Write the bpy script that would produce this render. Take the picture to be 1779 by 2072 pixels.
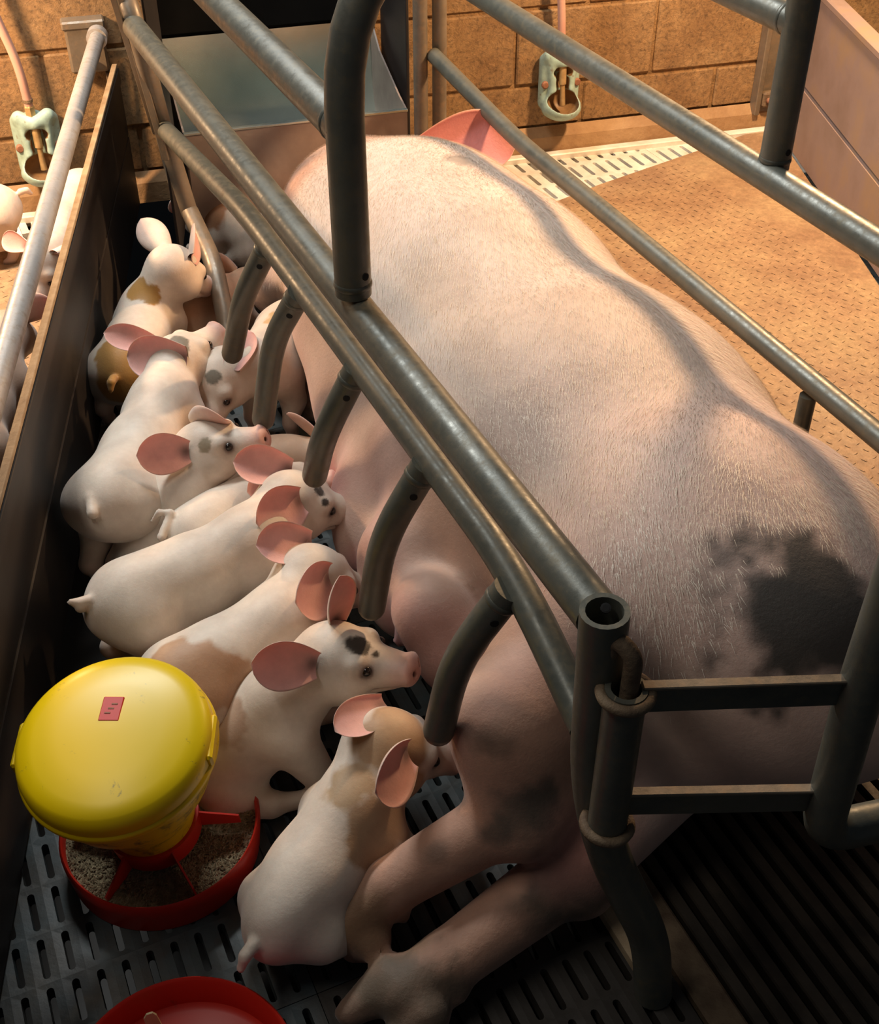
import bpy, math, random
import numpy as np
from mathutils import Vector, Matrix
random.seed(7); RNG = np.random.default_rng(11)
for o in list(bpy.data.objects): bpy.data.objects.remove(o)
SC = bpy.context.scene
COL = SC.collection

# ------------------------------------------------------------------ camera
CAM_H, FOC, PITCH = 1.35, 2441.0, math.radians(39.0)
cam_d = bpy.data.cameras.new('camera'); cam = bpy.data.objects.new('camera', cam_d); COL.objects.link(cam)
cam.location = (0, 0, CAM_H); cam.rotation_euler = (math.pi/2 - PITCH, 0, 0)
cam_d.sensor_fit = 'VERTICAL'; cam_d.sensor_height = 24.0; cam_d.lens = 24.0*FOC/2072.0
cam_d.clip_start = 0.02; cam_d.clip_end = 60
SC.camera = cam

# ------------------------------------------------------------------ world, lamps, exposure
SC.view_settings.view_transform = 'Standard'; SC.view_settings.look = 'None'
SC.view_settings.gamma = 1.0; SC.view_settings.use_curve_mapping = False
SC.view_settings.exposure = 0.0
W = bpy.data.worlds.new('barn_air'); SC.world = W; W.use_nodes = True
W.node_tree.nodes['Background'].inputs[0].default_value = (0.75, 0.85, 1.0, 1)
W.node_tree.nodes['Background'].inputs[1].default_value = 0.036

def lamp(name, kind, loc, power, color, aim=None, **kw):
    d = bpy.data.lights.new(name, kind); d.energy = power; d.color = color
    for k, v in kw.items(): setattr(d, k, v)
    o = bpy.data.objects.new(name, d); COL.objects.link(o); o.location = loc
    if aim is not None:
        o.rotation_euler = (Vector(aim) - Vector(loc)).to_track_quat('-Z', 'Y').to_euler()
    return o
# fluorescent tube fitting under the barn ceiling, ahead of the crate
lamp('ceiling_tube_lamp', 'AREA', (-0.90, 2.55, 2.10), 46.0, (0.95, 0.98, 0.97), aim=(-0.15, 1.35, 0.0),
     shape='RECTANGLE', size=1.2, size_y=0.16)
# added fill light above the aisle, unseen, brightens the sow's rear
lamp('rear_fill_light', 'AREA', (-0.95, 0.85, 2.25), 9.0, (1.0, 0.93, 0.84), aim=(0.1, 1.0, 0.0),
     shape='RECTANGLE', size=1.2, size_y=0.16)
# red-warm heat lamps over the piglet corners of this pen and of the next one
lamp('heat_lamp_right', 'SPOT', (0.88, 2.68, 1.32), 140.0, (1.0, 0.63, 0.34), aim=(0.66, 2.68, 0.0),
     spot_size=math.radians(165), spot_blend=0.6, shadow_soft_size=0.06)
lamp('heat_lamp_left', 'SPOT', (-1.30, 2.45, 0.85), 75.0, (1.0, 0.64, 0.36), aim=(-1.22, 2.42, 0.0),
     spot_size=math.radians(165), spot_blend=0.6, shadow_soft_size=0.06)

# ------------------------------------------------------------------ measuring helpers
CP, SP = math.cos(PITCH), math.sin(PITCH)
def U(px, py, z):
    """point at height z seen at a pixel of the 1779x2072 photograph"""
    dx, dy = px-889.5, py-1036.0
    Z = -FOC*SP - dy*CP; Y = FOC*CP - dy*SP
    t = (z-CAM_H)/Z
    return np.array((dx*t, Y*t, z))
def UPL(px, py, nrm, d):
    """point on the upright plane nrm.(x,y)=d seen at a pixel"""
    dx, dy = px-889.5, py-1036.0
    Z = -FOC*SP - dy*CP; Y = FOC*CP - dy*SP
    t = d/(nrm[0]*dx + nrm[1]*Y)
    return np.array((dx*t, Y*t, CAM_H+Z*t))
CA = np.array((-0.409, 0.9125, 0.0)); CN = np.array((0.9125, 0.409, 0.0))   # crate axes: forward, right
def G(u, v, z=0.0): return CA*u + CN*v + np.array((0, 0, z))
WD = np.array((0.9608, 0.277, 0.0)); WO = np.array((0.277, -0.9608, 0.0))   # wall: along, out into the room
W0 = np.array((0.0, 3.197, 0.0))
def WP(s, out, z): return W0 + WD*s + WO*out + np.array((0, 0, z))
def unit(v): v = np.asarray(v, float); return v/np.linalg.norm(v)

# ------------------------------------------------------------------ materials
def mat(name, build):
    m = bpy.data.materials.new(name); m.use_nodes = True
    nt = m.node_tree; p = nt.nodes['Principled BSDF']
    build(nt, p, nt.nodes, nt.links); return m
def noise(nt, scale, detail=4, rough=0.6, dist=0.0, coord='Object'):
    tc = nt.nodes.new('ShaderNodeTexCoord'); n = nt.nodes.new('ShaderNodeTexNoise')
    n.inputs['Scale'].default_value = scale; n.inputs['Detail'].default_value = detail
    n.inputs['Roughness'].default_value = rough; n.inputs['Distortion'].default_value = dist
    nt.links.new(tc.outputs[coord], n.inputs['Vector']); return n
def ramp(nt, src, stops):
    r = nt.nodes.new('ShaderNodeValToRGB'); e = r.color_ramp.elements
    while len(e) > 1: e.remove(e[-1])
    e[0].position = stops[0][0]; e[0].color = (*stops[0][1], 1)
    for p, c in stops[1:]:
        x = e.new(p); x.color = (*c, 1)
    nt.links.new(src, r.inputs[0]); return r
def bump(nt, p, src, strength, dist=0.01):
    b = nt.nodes.new('ShaderNodeBump'); b.inputs['Strength'].default_value = strength
    b.inputs['Distance'].default_value = dist; nt.links.new(src, b.inputs['Height'])
    nt.links.new(b.outputs[0], p.inputs['Normal'])
def simple(name, stops, scale=20, rough=0.5, metal=0.0, bmp=0.0, bdist=0.004, detail=5, spec=0.5, dist=0.0):
    def f(nt, p, N, L):
        n = noise(nt, scale, detail, dist=dist); r = ramp(nt, n.outputs[0], stops)
        L.new(r.outputs[0], p.inputs['Base Color'])
        p.inputs['Roughness'].default_value = rough; p.inputs['Metallic'].default_value = metal
        p.inputs['Specular IOR Level'].default_value = spec
        if bmp:
            b2 = noise(nt, scale*5, 6); bump(nt, p, b2.outputs[0], bmp, bdist)
    return mat(name, f)
M = {}
def pipe_mat(name, a, b, dust):
    def f(nt, p, N, L):
        n = noise(nt, 9, 6, 0.7); r = ramp(nt, n.outputs[0], [(0.3, a), (0.7, b)])
        n2 = noise(nt, 60, 6, 0.7); r2 = ramp(nt, n2.outputs[0], [(0.50, (0, 0, 0)), (0.72, (1, 1, 1))])
        mx = N.new('ShaderNodeMixRGB'); L.new(r2.outputs[0], mx.inputs[0]); L.new(r.outputs[0], mx.inputs[1])
        mx.inputs[2].default_value = (*dust, 1); L.new(mx.outputs[0], p.inputs['Base Color'])
        rr = ramp(nt, n2.outputs[0], [(0.3, (0.28,)*3), (0.75, (0.6,)*3)]); L.new(rr.outputs[0], p.inputs['Roughness'])
        p.inputs['Metallic'].default_value = 0.25
        bump(nt, p, n2.outputs[0], 0.12, 0.003)
    return mat(name, f)
M['pipe'] = pipe_mat('galvanised_pipe', (0.085, 0.09, 0.075), (0.15, 0.145, 0.115), (0.15, 0.13, 0.085))
M['pipe_dusty'] = pipe_mat('dusty_pipe', (0.14, 0.115, 0.085), (0.26, 0.21, 0.155), (0.26, 0.18, 0.11))
M['pipe_pale'] = pipe_mat('pale_pipe', (0.34, 0.32, 0.31), (0.46, 0.43, 0.40), (0.30, 0.24, 0.18))
M['rust'] = simple('rusty_cast_iron', [(0.3, (0.10, 0.06, 0.035)), (0.7, (0.24, 0.17, 0.10))], 30, 0.75, 0.1, 0.5)
M['hole'] = simple('dark_hole', [(0.3, (0.006, 0.006, 0.006)), (0.7, (0.012, 0.011, 0.01))], 30, 0.9)
M['block'] = None
def f_block(nt, p, N, L):
    n = noise(nt, 6, 7, 0.7); r = ramp(nt, n.outputs[0], [(0.3, (0.27, 0.145, 0.06)), (0.55, (0.42, 0.25, 0.11)), (0.75, (0.55, 0.36, 0.18))])
    n2 = noise(nt, 95, 5, 0.75); r2 = ramp(nt, n2.outputs[0], [(0.32, (0.35, 0.35, 0.35)), (0.5, (1, 1, 1)), (0.72, (1.3, 1.25, 1.15))])
    mx = N.new('ShaderNodeMixRGB'); mx.blend_type = 'MULTIPLY'; mx.inputs[0].default_value = 0.8
    L.new(r.outputs[0], mx.inputs[1]); L.new(r2.outputs[0], mx.inputs[2]); L.new(mx.outputs[0], p.inputs['Base Color'])
    p.inputs['Roughness'].default_value = 0.8
    n3 = noise(nt, 38, 9, 0.78, 0.6); bump(nt, p, n3.outputs[0], 0.9, 0.014)
M['block'] = mat('concrete_block', f_block)
M['plaster'] = simple('stained_plaster', [(0.3, (0.26, 0.14, 0.06)), (0.7, (0.44, 0.28, 0.14))], 9, 0.75, 0, 0.6, 0.006)
M['white_slat'] = simple('white_plastic', [(0.35, (0.62, 0.56, 0.46)), (0.6, (0.80, 0.77, 0.68))], 14, 0.45, 0, 0.1)
M['grey_slat'] = simple('grey_blue_plastic', [(0.30, (0.052, 0.042, 0.028)), (0.46, (0.055, 0.058, 0.054)), (0.6, (0.060, 0.084, 0.092))], 9, 0.5, 0, 0.25, 0.003)
M['dark_slat'] = simple('dark_brown_plastic', [(0.3, (0.020, 0.016, 0.012)), (0.6, (0.05, 0.042, 0.034))], 9, 0.6, 0, 0.25, 0.003)
M['iron'] = simple('dark_iron_slat', [(0.3, (0.030, 0.024, 0.018)), (0.7, (0.085, 0.065, 0.045))], 14, 0.6, 0.2, 0.3)
def f_plate(nt, p, N, L):
    n = noise(nt, 3.2, 6, 0.65); r = ramp(nt, n.outputs[0], [(0.3, (0.25, 0.135, 0.075)), (0.5, (0.38, 0.24, 0.13)), (0.7, (0.46, 0.32, 0.17))])
    n2 = noise(nt, 70, 6, 0.7); r2 = ramp(nt, n2.outputs[0], [(0.35, (0.6, 0.6, 0.6)), (0.6, (1, 1, 1)), (0.75, (1.5, 1.45, 1.3))])
    mx = N.new('ShaderNodeMixRGB'); mx.blend_type = 'MULTIPLY'; mx.inputs[0].default_value = 0.7
    L.new(r.outputs[0], mx.inputs[1]); L.new(r2.outputs[0], mx.inputs[2]); L.new(mx.outputs[0], p.inputs['Base Color'])
    p.inputs['Roughness'].default_value = 0.5; bump(nt, p, n2.outputs[0], 0.5, 0.004)
M['plate'] = mat('rubbed_floor_plate', f_plate)
M['pit'] = simple('slurry_pit', [(0.3, (0.008, 0.006, 0.004)), (0.7, (0.02, 0.015, 0.01))], 5, 0.6)
M['board_dark'] = simple('dark_divider_board', [(0.3, (0.016, 0.0135, 0.0125)), (0.55, (0.027, 0.022, 0.020)), (0.75, (0.050, 0.040, 0.033))], 5, 0.5, 0.0, 0.1, spec=0.3)
M['board_edge'] = simple('worn_board_edge', [(0.3, (0.30, 0.20, 0.11)), (0.7, (0.50, 0.38, 0.24))], 25, 0.6, 0, 0.3)
M['board_pink'] = simple('pinkish_divider_board', [(0.3, (0.20, 0.14, 0.11)), (0.55, (0.28, 0.205, 0.18)), (0.75, (0.34, 0.225, 0.12))], 4, 0.5, 0, 0.15)
M['steel'] = simple('stainless_steel', [(0.3, (0.50, 0.57, 0.52)), (0.7, (0.70, 0.77, 0.70))], 6, 0.24, 0.8, 0.05)
M['steel_dull'] = simple('dull_trough_steel', [(0.3, (0.30, 0.24, 0.21)), (0.7, (0.48, 0.40, 0.35))], 7, 0.45, 0.5, 0.1)
M['black'] = simple('black_panel', [(0.3, (0.005, 0.005, 0.005)), (0.7, (0.012, 0.011, 0.010))], 5, 0.85, spec=0.1)
def dirty(name, base, dirt, lo, hi, sc, rough):
    def f(nt, p, N, L):
        n = noise(nt, sc, 8, 0.75, 0.4); r = ramp(nt, n.outputs[0], [(lo, (0, 0, 0)), (hi, (1, 1, 1))])
        mx = N.new('ShaderNodeMixRGB'); L.new(r.outputs[0], mx.inputs[0]); mx.inputs[1].default_value = (*base, 1)
        mx.inputs[2].default_value = (*dirt, 1); L.new(mx.outputs[0], p.inputs['Base Color'])
        p.inputs['Roughness'].default_value = rough
    return mat(name, f)
M['yellow'] = dirty('yellow_plastic', (0.82, 0.56, 0.0), (0.28, 0.20, 0.03), 0.62, 0.70, 30, 0.36)
M['yellow_dirty'] = dirty('scuffed_yellow_plastic', (0.70, 0.47, 0.0), (0.10, 0.075, 0.02), 0.50, 0.64, 34, 0.42)
M['red'] = dirty('red_plastic', (0.58, 0.025, 0.012), (0.22, 0.05, 0.02), 0.62, 0.8, 25, 0.4)
M['cream'] = simple('cream_plastic', [(0.3, (0.55, 0.46, 0.26)), (0.7, (0.7, 0.62, 0.4))], 20, 0.5)
M['feed'] = simple('creep_feed', [(0.3, (0.20, 0.155, 0.085)), (0.5, (0.34, 0.27, 0.155)), (0.7, (0.50, 0.41, 0.25))], 130, 0.85, 0, 0.8)
M['teal'] = None
M['brass'] = simple('brass_fitting', [(0.3, (0.40, 0.25, 0.10)), (0.7, (0.62, 0.45, 0.22))], 40, 0.45, 0.5, 0.1)
M['hose'] = simple('pink_rubber_hose', [(0.3, (0.55, 0.30, 0.24)), (0.7, (0.66, 0.42, 0.34))], 10, 0.5)
M['bolt'] = simple('rusty_bolt', [(0.3, (0.22, 0.09, 0.05)), (0.7, (0.35, 0.17, 0.10))], 60, 0.7)
M['eye'] = simple('wet_dark_eye', [(0.3, (0.012, 0.008, 0.006)), (0.7, (0.03, 0.02, 0.015))], 30, 0.08)
M['hoof'] = simple('horn_hoof', [(0.3, (0.10, 0.07, 0.045)), (0.7, (0.22, 0.16, 0.1))], 40, 0.6)
def vcol_mat(name, rough, sss, nscale, var, bmp, bdist, bscale, sheen=0.0):
    def f(nt, p, N, L):
        a = N.new('ShaderNodeAttribute'); a.attribute_name = 'Col'
        n = noise(nt, nscale, 5, 0.65); r = ramp(nt, n.outputs[0], [(0.3, (1-var, 1-var*1.15, 1-var*1.2)), (0.7, (1+var*0.4,)*3)])
        mx = N.new('ShaderNodeMixRGB'); mx.blend_type = 'MULTIPLY'; mx.inputs[0].default_value = 1
        L.new(a.outputs['Color'], mx.inputs[1]); L.new(r.outputs[0], mx.inputs[2]); L.new(mx.outputs[0], p.inputs['Base Color'])
        p.inputs['Roughness'].default_value = rough
        p.inputs['Specular IOR Level'].default_value = 0.35
        if sss:
            p.inputs['Subsurface Weight'].default_value = sss
            p.inputs['Subsurface Radius'].default_value = (1.0, 0.35, 0.25)
            p.inputs['Subsurface Scale'].default_value = 0.008
        if sheen:
            p.inputs['Sheen Weight'].default_value = sheen; p.inputs['Sheen Roughness'].default_value = 0.5
        if bmp:
            b = noise(nt, bscale, 6, 0.7); bump(nt, p, b.outputs[0], bmp, bdist)
    return mat(name, f)
M['pigskin'] = vcol_mat('piglet_skin', 0.5, 0.2, 22, 0.16, 0.18, 0.003, 260, 0.25)
M['sowskin'] = vcol_mat('sow_skin', 0.55, 0.15, 9, 0.20, 0.3, 0.004, 170, 0.2)
M['enamel'] = vcol_mat('teal_enamel', 0.4, 0, 60, 0.2, 0.2, 0.002, 150)
def f_hair(nt, p, N, L):
    p.inputs['Base Color'].default_value = (0.78, 0.69, 0.56, 1); p.inputs['Roughness'].default_value = 0.45
M['hair'] = mat('pale_bristle', f_hair)

# ------------------------------------------------------------------ mesh helpers
def raw_mesh(name, V, F, material=None, smooth=True, cols=None, mats=None, fmat=None):
    me = bpy.data.meshes.new(name)
    V = np.asarray(V, np.float32)
    if isinstance(F, np.ndarray):
        k = F.shape[1]
        me.vertices.add(len(V)); me.vertices.foreach_set('co', V.ravel())
        me.loops.add(F.size); me.loops.foreach_set('vertex_index', F.astype(np.int32).ravel())
        me.polygons.add(len(F)); me.polygons.foreach_set('loop_start', np.arange(0, F.size, k, dtype=np.int32))
        me.update(calc_edges=True)
    else:
        me.from_pydata([tuple(map(float, v)) for v in V], [], [tuple(f) for f in F]); me.update()
    if smooth: me.polygons.foreach_set('use_smooth', np.ones(len(me.polygons), bool))
    if cols is not None:
        at = me.color_attributes.new('Col', 'FLOAT_COLOR', 'POINT')
        c = np.ones((len(V), 4), np.float32); c[:, :3] = cols; at.data.foreach_set('color', c.ravel())
    for m in (mats or ([material] if material else [])): me.materials.append(m)
    if fmat is not None: me.polygons.foreach_set('material_index', np.asarray(fmat, np.int32))
    return me
def put(name, me, parent=None, loc=None, kind=None, label=None, category=None, group=None):
    o = bpy.data.objects.new(name, me); COL.objects.link(o)
    if parent is not None: o.parent = parent
    if loc is not None: o.location = loc
    for k, v in (('kind', kind), ('label', label), ('category', category), ('group', group)):
        if v: o[k] = v
    return o
def thing(name, label, category, loc=(0, 0, 0), group=None, kind=None):
    o = put(name, None, None, tuple(map(float, loc)), kind, label, category, group); return o
class MB:
    """collects shapes in world coordinates; build() links ONE mesh under a parent standing at an offset"""
    def __init__(s): s.V = []; s.F = []
    def add(s, V, F):
        b = len(s.V); s.V += [tuple(map(float, v)) for v in V]; s.F += [tuple(i+b for i in f) for f in F]; return s
    def box(s, c, ax, ay, az, bev=0.0):
        """box at c with half-axes vectors; small chamfer"""
        c, ax, ay, az = (np.asarray(q, float) for q in (c, ax, ay, az))
        if bev <= 0:
            P = [c+i*ax+j*ay+k*az for i in (-1, 1) for j in (-1, 1) for k in (-1, 1)]
            return s.add(P, [(0, 1, 3, 2), (4, 6, 7, 5), (0, 4, 5, 1), (2, 3, 7, 6), (0, 2, 6, 4), (1, 5, 7, 3)])
        L = [np.linalg.norm(q) for q in (ax, ay, az)]
        A = [ax/L[0], ay/L[1], az/L[2]]; b = min(bev, min(L)*0.9); P = []; ix = {}
        for i in (-1, 1):
            for j in (-1, 1):
                for k in (-1, 1):
                    for a in range(3):
                        h = [L[0], L[1], L[2]]
                        for q in range(3):
                            if q != a: h[q] -= b
                        ix[(i, j, k, a)] = len(P); P.append(c+i*h[0]*A[0]+j*h[1]*A[1]+k*h[2]*A[2])
        F = []; R = (-1, 1)
        for sg in R:
            q = [(sg, -1, -1), (sg, 1, -1), (sg, 1, 1), (sg, -1, 1)]; F.append([ix[(*t, 0)] for t in (q if sg > 0 else q[::-1])])
            q = [(-1, sg, -1), (-1, sg, 1), (1, sg, 1), (1, sg, -1)]; F.append([ix[(*t, 1)] for t in (q if sg > 0 else q[::-1])])
            q = [(-1, -1, sg), (1, -1, sg), (1, 1, sg), (-1, 1, sg)]; F.append([ix[(*t, 2)] for t in (q if sg > 0 else q[::-1])])
        for j in R:
            for k in R:
                F.append([ix[(-1, j, k, 1)], ix[(1, j, k, 1)], ix[(1, j, k, 2)], ix[(-1, j, k, 2)]])
                F.append([ix[(j, -1, k, 0)], ix[(j, 1, k, 0)], ix[(j, 1, k, 2)], ix[(j, -1, k, 2)]])
                F.append([ix[(j, k, -1, 0)], ix[(j, k, 1, 0)], ix[(j, k, 1, 1)], ix[(j, k, -1, 1)]])
        for i in R:
            for j in R:
                for k in R: F.append([ix[(i, j, k, a)] for a in range(3)])
        return s.add(P, F)
    def tube(s, pts, r, seg=18, fillet=0.0, hollow=0.0, cap=True):
        P = [np.asarray(p, float) for p in pts]
        if fillet > 0 and len(P) > 2:
            Q = [P[0]]
            for a, b, c in zip(P[:-2], P[1:-1], P[2:]):
                d1, d2 = a-b, c-b; l = min(fillet, 0.48*np.linalg.norm(d1), 0.48*np.linalg.norm(d2))
                p1, p2 = b+unit(d1)*l, b+unit(d2)*l
                for t in np.linspace(0, 1, 9): Q.append((1-t)**2*p1+2*t*(1-t)*b+t*t*p2)
            P = Q+[P[-1]]
        n = len(P); T = [unit(P[min(i+1, n-1)]-P[max(i-1, 0)]) for i in range(n)]
        up = np.array((0, 0, 1.0)) if abs(T[0][2]) < 0.9 else np.array((1.0, 0, 0))
        x = unit(np.cross(T[0], up)); V = []; F = []
        rr = r if hasattr(r, '__len__') else [r]*n
        for i in range(n):
            x = unit(x-T[i]*np.dot(x, T[i])); y = np.cross(T[i], x)
            for k in range(seg):
                a = 2*math.pi*k/seg; V.append(P[i]+rr[i]*(math.cos(a)*x+math.sin(a)*y))
        for i in range(n-1):
            for k in range(seg):
                a, b = i*seg+k, i*seg+(k+1) % seg; F.append((a, b, b+seg, a+seg))
        if hollow > 0:      # open end at the last point with wall thickness
            b0 = (n-1)*seg; q = len(V)
            for k in range(seg): V.append(P[-1]+(V[b0+k]-P[-1])*(1-hollow))
            for k in range(seg): V.append(P[-1]+(V[b0+k]-P[-1])*(1-hollow)-T[-1]*r*3.2)
            for k in range(seg):
                k2 = (k+1) % seg
                F.append((b0+k, b0+k2, q+k2, q+k)); F.append((q+k, q+k2, q+seg+k2, q+seg+k))
            F.append(tuple(range(q+seg, q+2*seg))); F.append(tuple(range(seg))[::-1])
        elif cap:
            F.append(tuple(range(seg))[::-1]); F.append(tuple(range((n-1)*seg, n*seg)))
        return s.add(V, F)
    def lathe(s, prof, c, axis=(0, 0, 1), seg=48, close=False):
        c = np.asarray(c, float); az = unit(axis); ax = unit(np.cross(az, (0.13, 1, 0.0))); ay = np.cross(az, ax)
        V = []; F = []; n = len(prof)
        for (r, h) in prof:
            for k in range(seg):
                a = 2*math.pi*k/seg; V.append(c+az*h+r*(math.cos(a)*ax+math.sin(a)*ay))
        for i in range(n-1 if not close else n):
            j = (i+1) % n
            for k in range(seg):
                k2 = (k+1) % seg; F.append((i*seg+k, i*seg+k2, j*seg+k2, j*seg+k))
        if not close:
            F.append(tuple(range(seg))[::-1]); F.append(tuple(range((n-1)*seg, n*seg)))
        return s.add(V, F)
    def sphere(s, c, r, seg=12, rings=8):
        c = np.asarray(c, float); V = [c+(0, 0, r)]; F = []
        for i in range(1, rings):
            th = math.pi*i/rings
            for k in range(seg):
                a = 2*math.pi*k/seg; V.append(c+r*np.array((math.sin(th)*math.cos(a), math.sin(th)*math.sin(a), math.cos(th))))
        V.append(c-(0, 0, r)); L = len(V)-1
        for k in range(seg):
            k2 = (k+1) % seg; F.append((0, 1+k, 1+k2)); F.append((L, L-seg+k2, L-seg+k))
            for i in range(rings-2):
                a = 1+i*seg; F.append((a+k, a+seg+k, a+seg+k2, a+k2))
        return s.add(V, F)
    def prism(s, poly, off, depth):
        """poly: list of 3-D points (one face); off: extrusion vector"""
        n = len(poly); off = np.asarray(off, float)*depth; V = [np.asarray(p, float) for p in poly]; V += [p+off for p in V]
        F = [tuple(range(n))[::-1], tuple(range(n, 2*n))]+[(i, (i+1) % n, n+(i+1) % n, n+i) for i in range(n)]
        return s.add(V, F)
    def build(s, name, material, parent=None, smooth=False, **kw):
        off = np.zeros(3)
        q = parent
        while q is not None: off = off+np.array(q.location); q = q.parent
        V = np.array(s.V)-off
        me = raw_mesh(name, V, s.F, material, smooth)
        if smooth:
            try: me.set_sharp_from_angle(angle=math.radians(42))
            except Exception: pass
        return put(name, me, parent, **kw)

# ------------------------------------------------------------------ implicit bodies (smooth unions, polygonised)
class Body:
    def __init__(s): s.p = []
    def cap(s, a, b, ra, rb, k=0.02): s.p.append(('c', np.asarray(a, float), np.asarray(b, float), ra, rb, k)); return s
    def ell(s, c, R, rad, k=0.02): s.p.append(('e', np.asarray(c, float), np.asarray(R, float), np.asarray(rad, float), None, k)); return s
    def sph(s, c, r, k=0.02): return s.cap(c, np.asarray(c, float)+(0, 0, 1e-4), r, r, k)
    def cut(s, c, R, rad, k=0.01): s.p.append(('x', np.asarray(c, float), np.asarray(R, float), np.asarray(rad, float), None, k)); return s
    @staticmethod
    def dist(q, P):
        if q[0] == 'c':
            a, b, ra, rb = q[1:5]; ba = b-a; t = np.clip(((P-a)@ba)/max(ba@ba, 1e-12), 0, 1)
            return np.linalg.norm(P-a-t[..., None]*ba, axis=-1)-(ra+(rb-ra)*t)
        c, R, rad = q[1:4]; L = (P-c)@R.T
        k0 = np.linalg.norm(L/rad, axis=-1); k1 = np.linalg.norm(L/(rad*rad), axis=-1)
        return k0*(k0-1)/np.maximum(k1, 1e-9)
    def bbox(s):
        lo = []; hi = []
        for q in s.p:
            if q[0] == 'c':
                r = max(q[3], q[4]); lo.append(np.minimum(q[1], q[2])-r); hi.append(np.maximum(q[1], q[2])+r)
            elif q[0] == 'e':
                e = np.sqrt(((q[2].T*q[3])**2).sum(1)); lo.append(q[1]-e); hi.append(q[1]+e)
        return np.min(lo, 0), np.max(hi, 0)
    def merge(s, d, q, P):
        e = s.dist(q, P); k = q[5]
        if q[0] == 'x':
            e = -e; h = np.clip(0.5+0.5*(e-d)/k, 0, 1); return d*(1-h)+e*h+k*h*(1-h)
        h = np.clip(0.5+0.5*(e-d)/k, 0, 1); return d*h+e*(1-h)-k*h*(1-h)
    def value(s, P):
        P = np.atleast_2d(P); d = np.full(len(P), 1.0)
        for q in s.p: d = s.merge(d, q, P)
        return d
    def polygonise(s, h, floor=None):
        lo, hi = s.bbox(); lo = lo-4*h; hi = hi+4*h
        n = np.ceil((hi-lo)/h).astype(int)+1
        X = [(lo[i]+h*np.arange(n[i])).astype(np.float32) for i in range(3)]
        D = np.full(n, 0.2, np.float32)
        for q in s.p:
            m = q[5]+4*h+0.01
            if q[0] == 'c': r = max(q[3], q[4]); a = np.minimum(q[1], q[2])-r; b = np.maximum(q[1], q[2])+r
            else: e = np.sqrt(((q[2].T*q[3])**2).sum(1)); a = q[1]-e; b = q[1]+e
            i0 = np.clip(np.floor((a-m-lo)/h).astype(int), 0, n); i1 = np.clip(np.ceil((b+m-lo)/h).astype(int)+1, 0, n)
            sl = tuple(slice(i0[i], i1[i]) for i in range(3))
            g = np.stack(np.meshgrid(*[X[i][sl[i]] for i in range(3)], indexing='ij'), -1)
            D[sl] = s.merge(D[sl], q, g)
        if floor is not None:
            D = np.maximum(D, (floor-X[2])[None, None, :])
        return nets(D, lo, h)
def nets(D, lo, h):
    S = D < 0; nx, ny, nz = D.shape
    acc = np.zeros((nx-1, ny-1, nz-1, 3), np.float32); cnt = np.zeros((nx-1, ny-1, nz-1), np.float32)
    for ax in range(3):
        o = [i for i in range(3) if i != ax]
        for a in (0, 1):
            for b in (0, 1):
                s0 = [None]*3; s1 = [None]*3
                for i, q in zip(o, (a, b)):
                    N = D.shape[i]; s0[i] = s1[i] = slice(q, N-1+q)
                N = D.shape[ax]; s0[ax] = slice(0, N-1); s1[ax] = slice(1, N)
                s0 = tuple(s0); s1 = tuple(s1)
                d0, d1 = D[s0], D[s1]; m = S[s0] != S[s1]
                t = np.where(m, d0/np.where(m, d0-d1, 1), 0)
                acc[..., ax] += np.where(m, t, 0)
                for i, q in zip(o, (a, b)): acc[..., i] += np.where(m, q, 0)
                cnt += m
    act = cnt > 0; idx = np.full(act.shape, -1, np.int64); idx[act] = np.arange(act.sum())
    ijk = np.argwhere(act); V = lo+h*(ijk+acc[act]/cnt[act][:, None])
    F = []
    for ax in range(3):
        b, c = (ax+1) % 3, (ax+2) % 3
        s0 = [slice(None)]*3; s1 = [slice(None)]*3
        s0[ax] = slice(0, -1); s1[ax] = slice(1, None)
        for q in (b, c): s0[q] = s1[q] = slice(1, -1)
        A, B = S[tuple(s0)], S[tuple(s1)]; E = np.argwhere(A != B); sg = A[A != B]
        e = E.copy(); e[:, b] += 1; e[:, c] += 1
        def cell(db, dc):
            k = e.copy(); k[:, b] -= db; k[:, c] -= dc; return idx[k[:, 0], k[:, 1], k[:, 2]]
        q = np.stack([cell(1, 1), cell(0, 1), cell(0, 0), cell(1, 0)], 1)
        q[~sg] = q[~sg][:, ::-1]; F.append(q)
    F = np.concatenate(F)
    # light smoothing
    e = np.concatenate([F[:, [0, 1]], F[:, [1, 2]], F[:, [2, 3]], F[:, [3, 0]]])
    n = len(V); w = np.bincount(e[:, 0], minlength=n)+np.bincount(e[:, 1], minlength=n)
    for _ in range(2):
        A = np.stack([np.bincount(e[:, 0], V[e[:, 1], i], n)+np.bincount(e[:, 1], V[e[:, 0], i], n) for i in range(3)], 1)
        V = 0.5*V+0.5*A/w[:, None]
    return V, F
def hashnoise(P, f):
    """cheap smooth value noise for colour edges"""
    Q = P*f; i = np.floor(Q).astype(np.int64); t = Q-i; t = t*t*(3-2*t); r = 0
    for a in (0, 1):
        for b in (0, 1):
            for c in (0, 1):
                hsh = (i[:, 0]+a)*73856093 ^ (i[:, 1]+b)*19349663 ^ (i[:, 2]+c)*83492791
                v = ((hsh*2654435761) & 0xffff)/65535.0
                r = r+v*(t[:, 0] if a else 1-t[:, 0])*(t[:, 1] if b else 1-t[:, 1])*(t[:, 2] if c else 1-t[:, 2])
    return r
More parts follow.
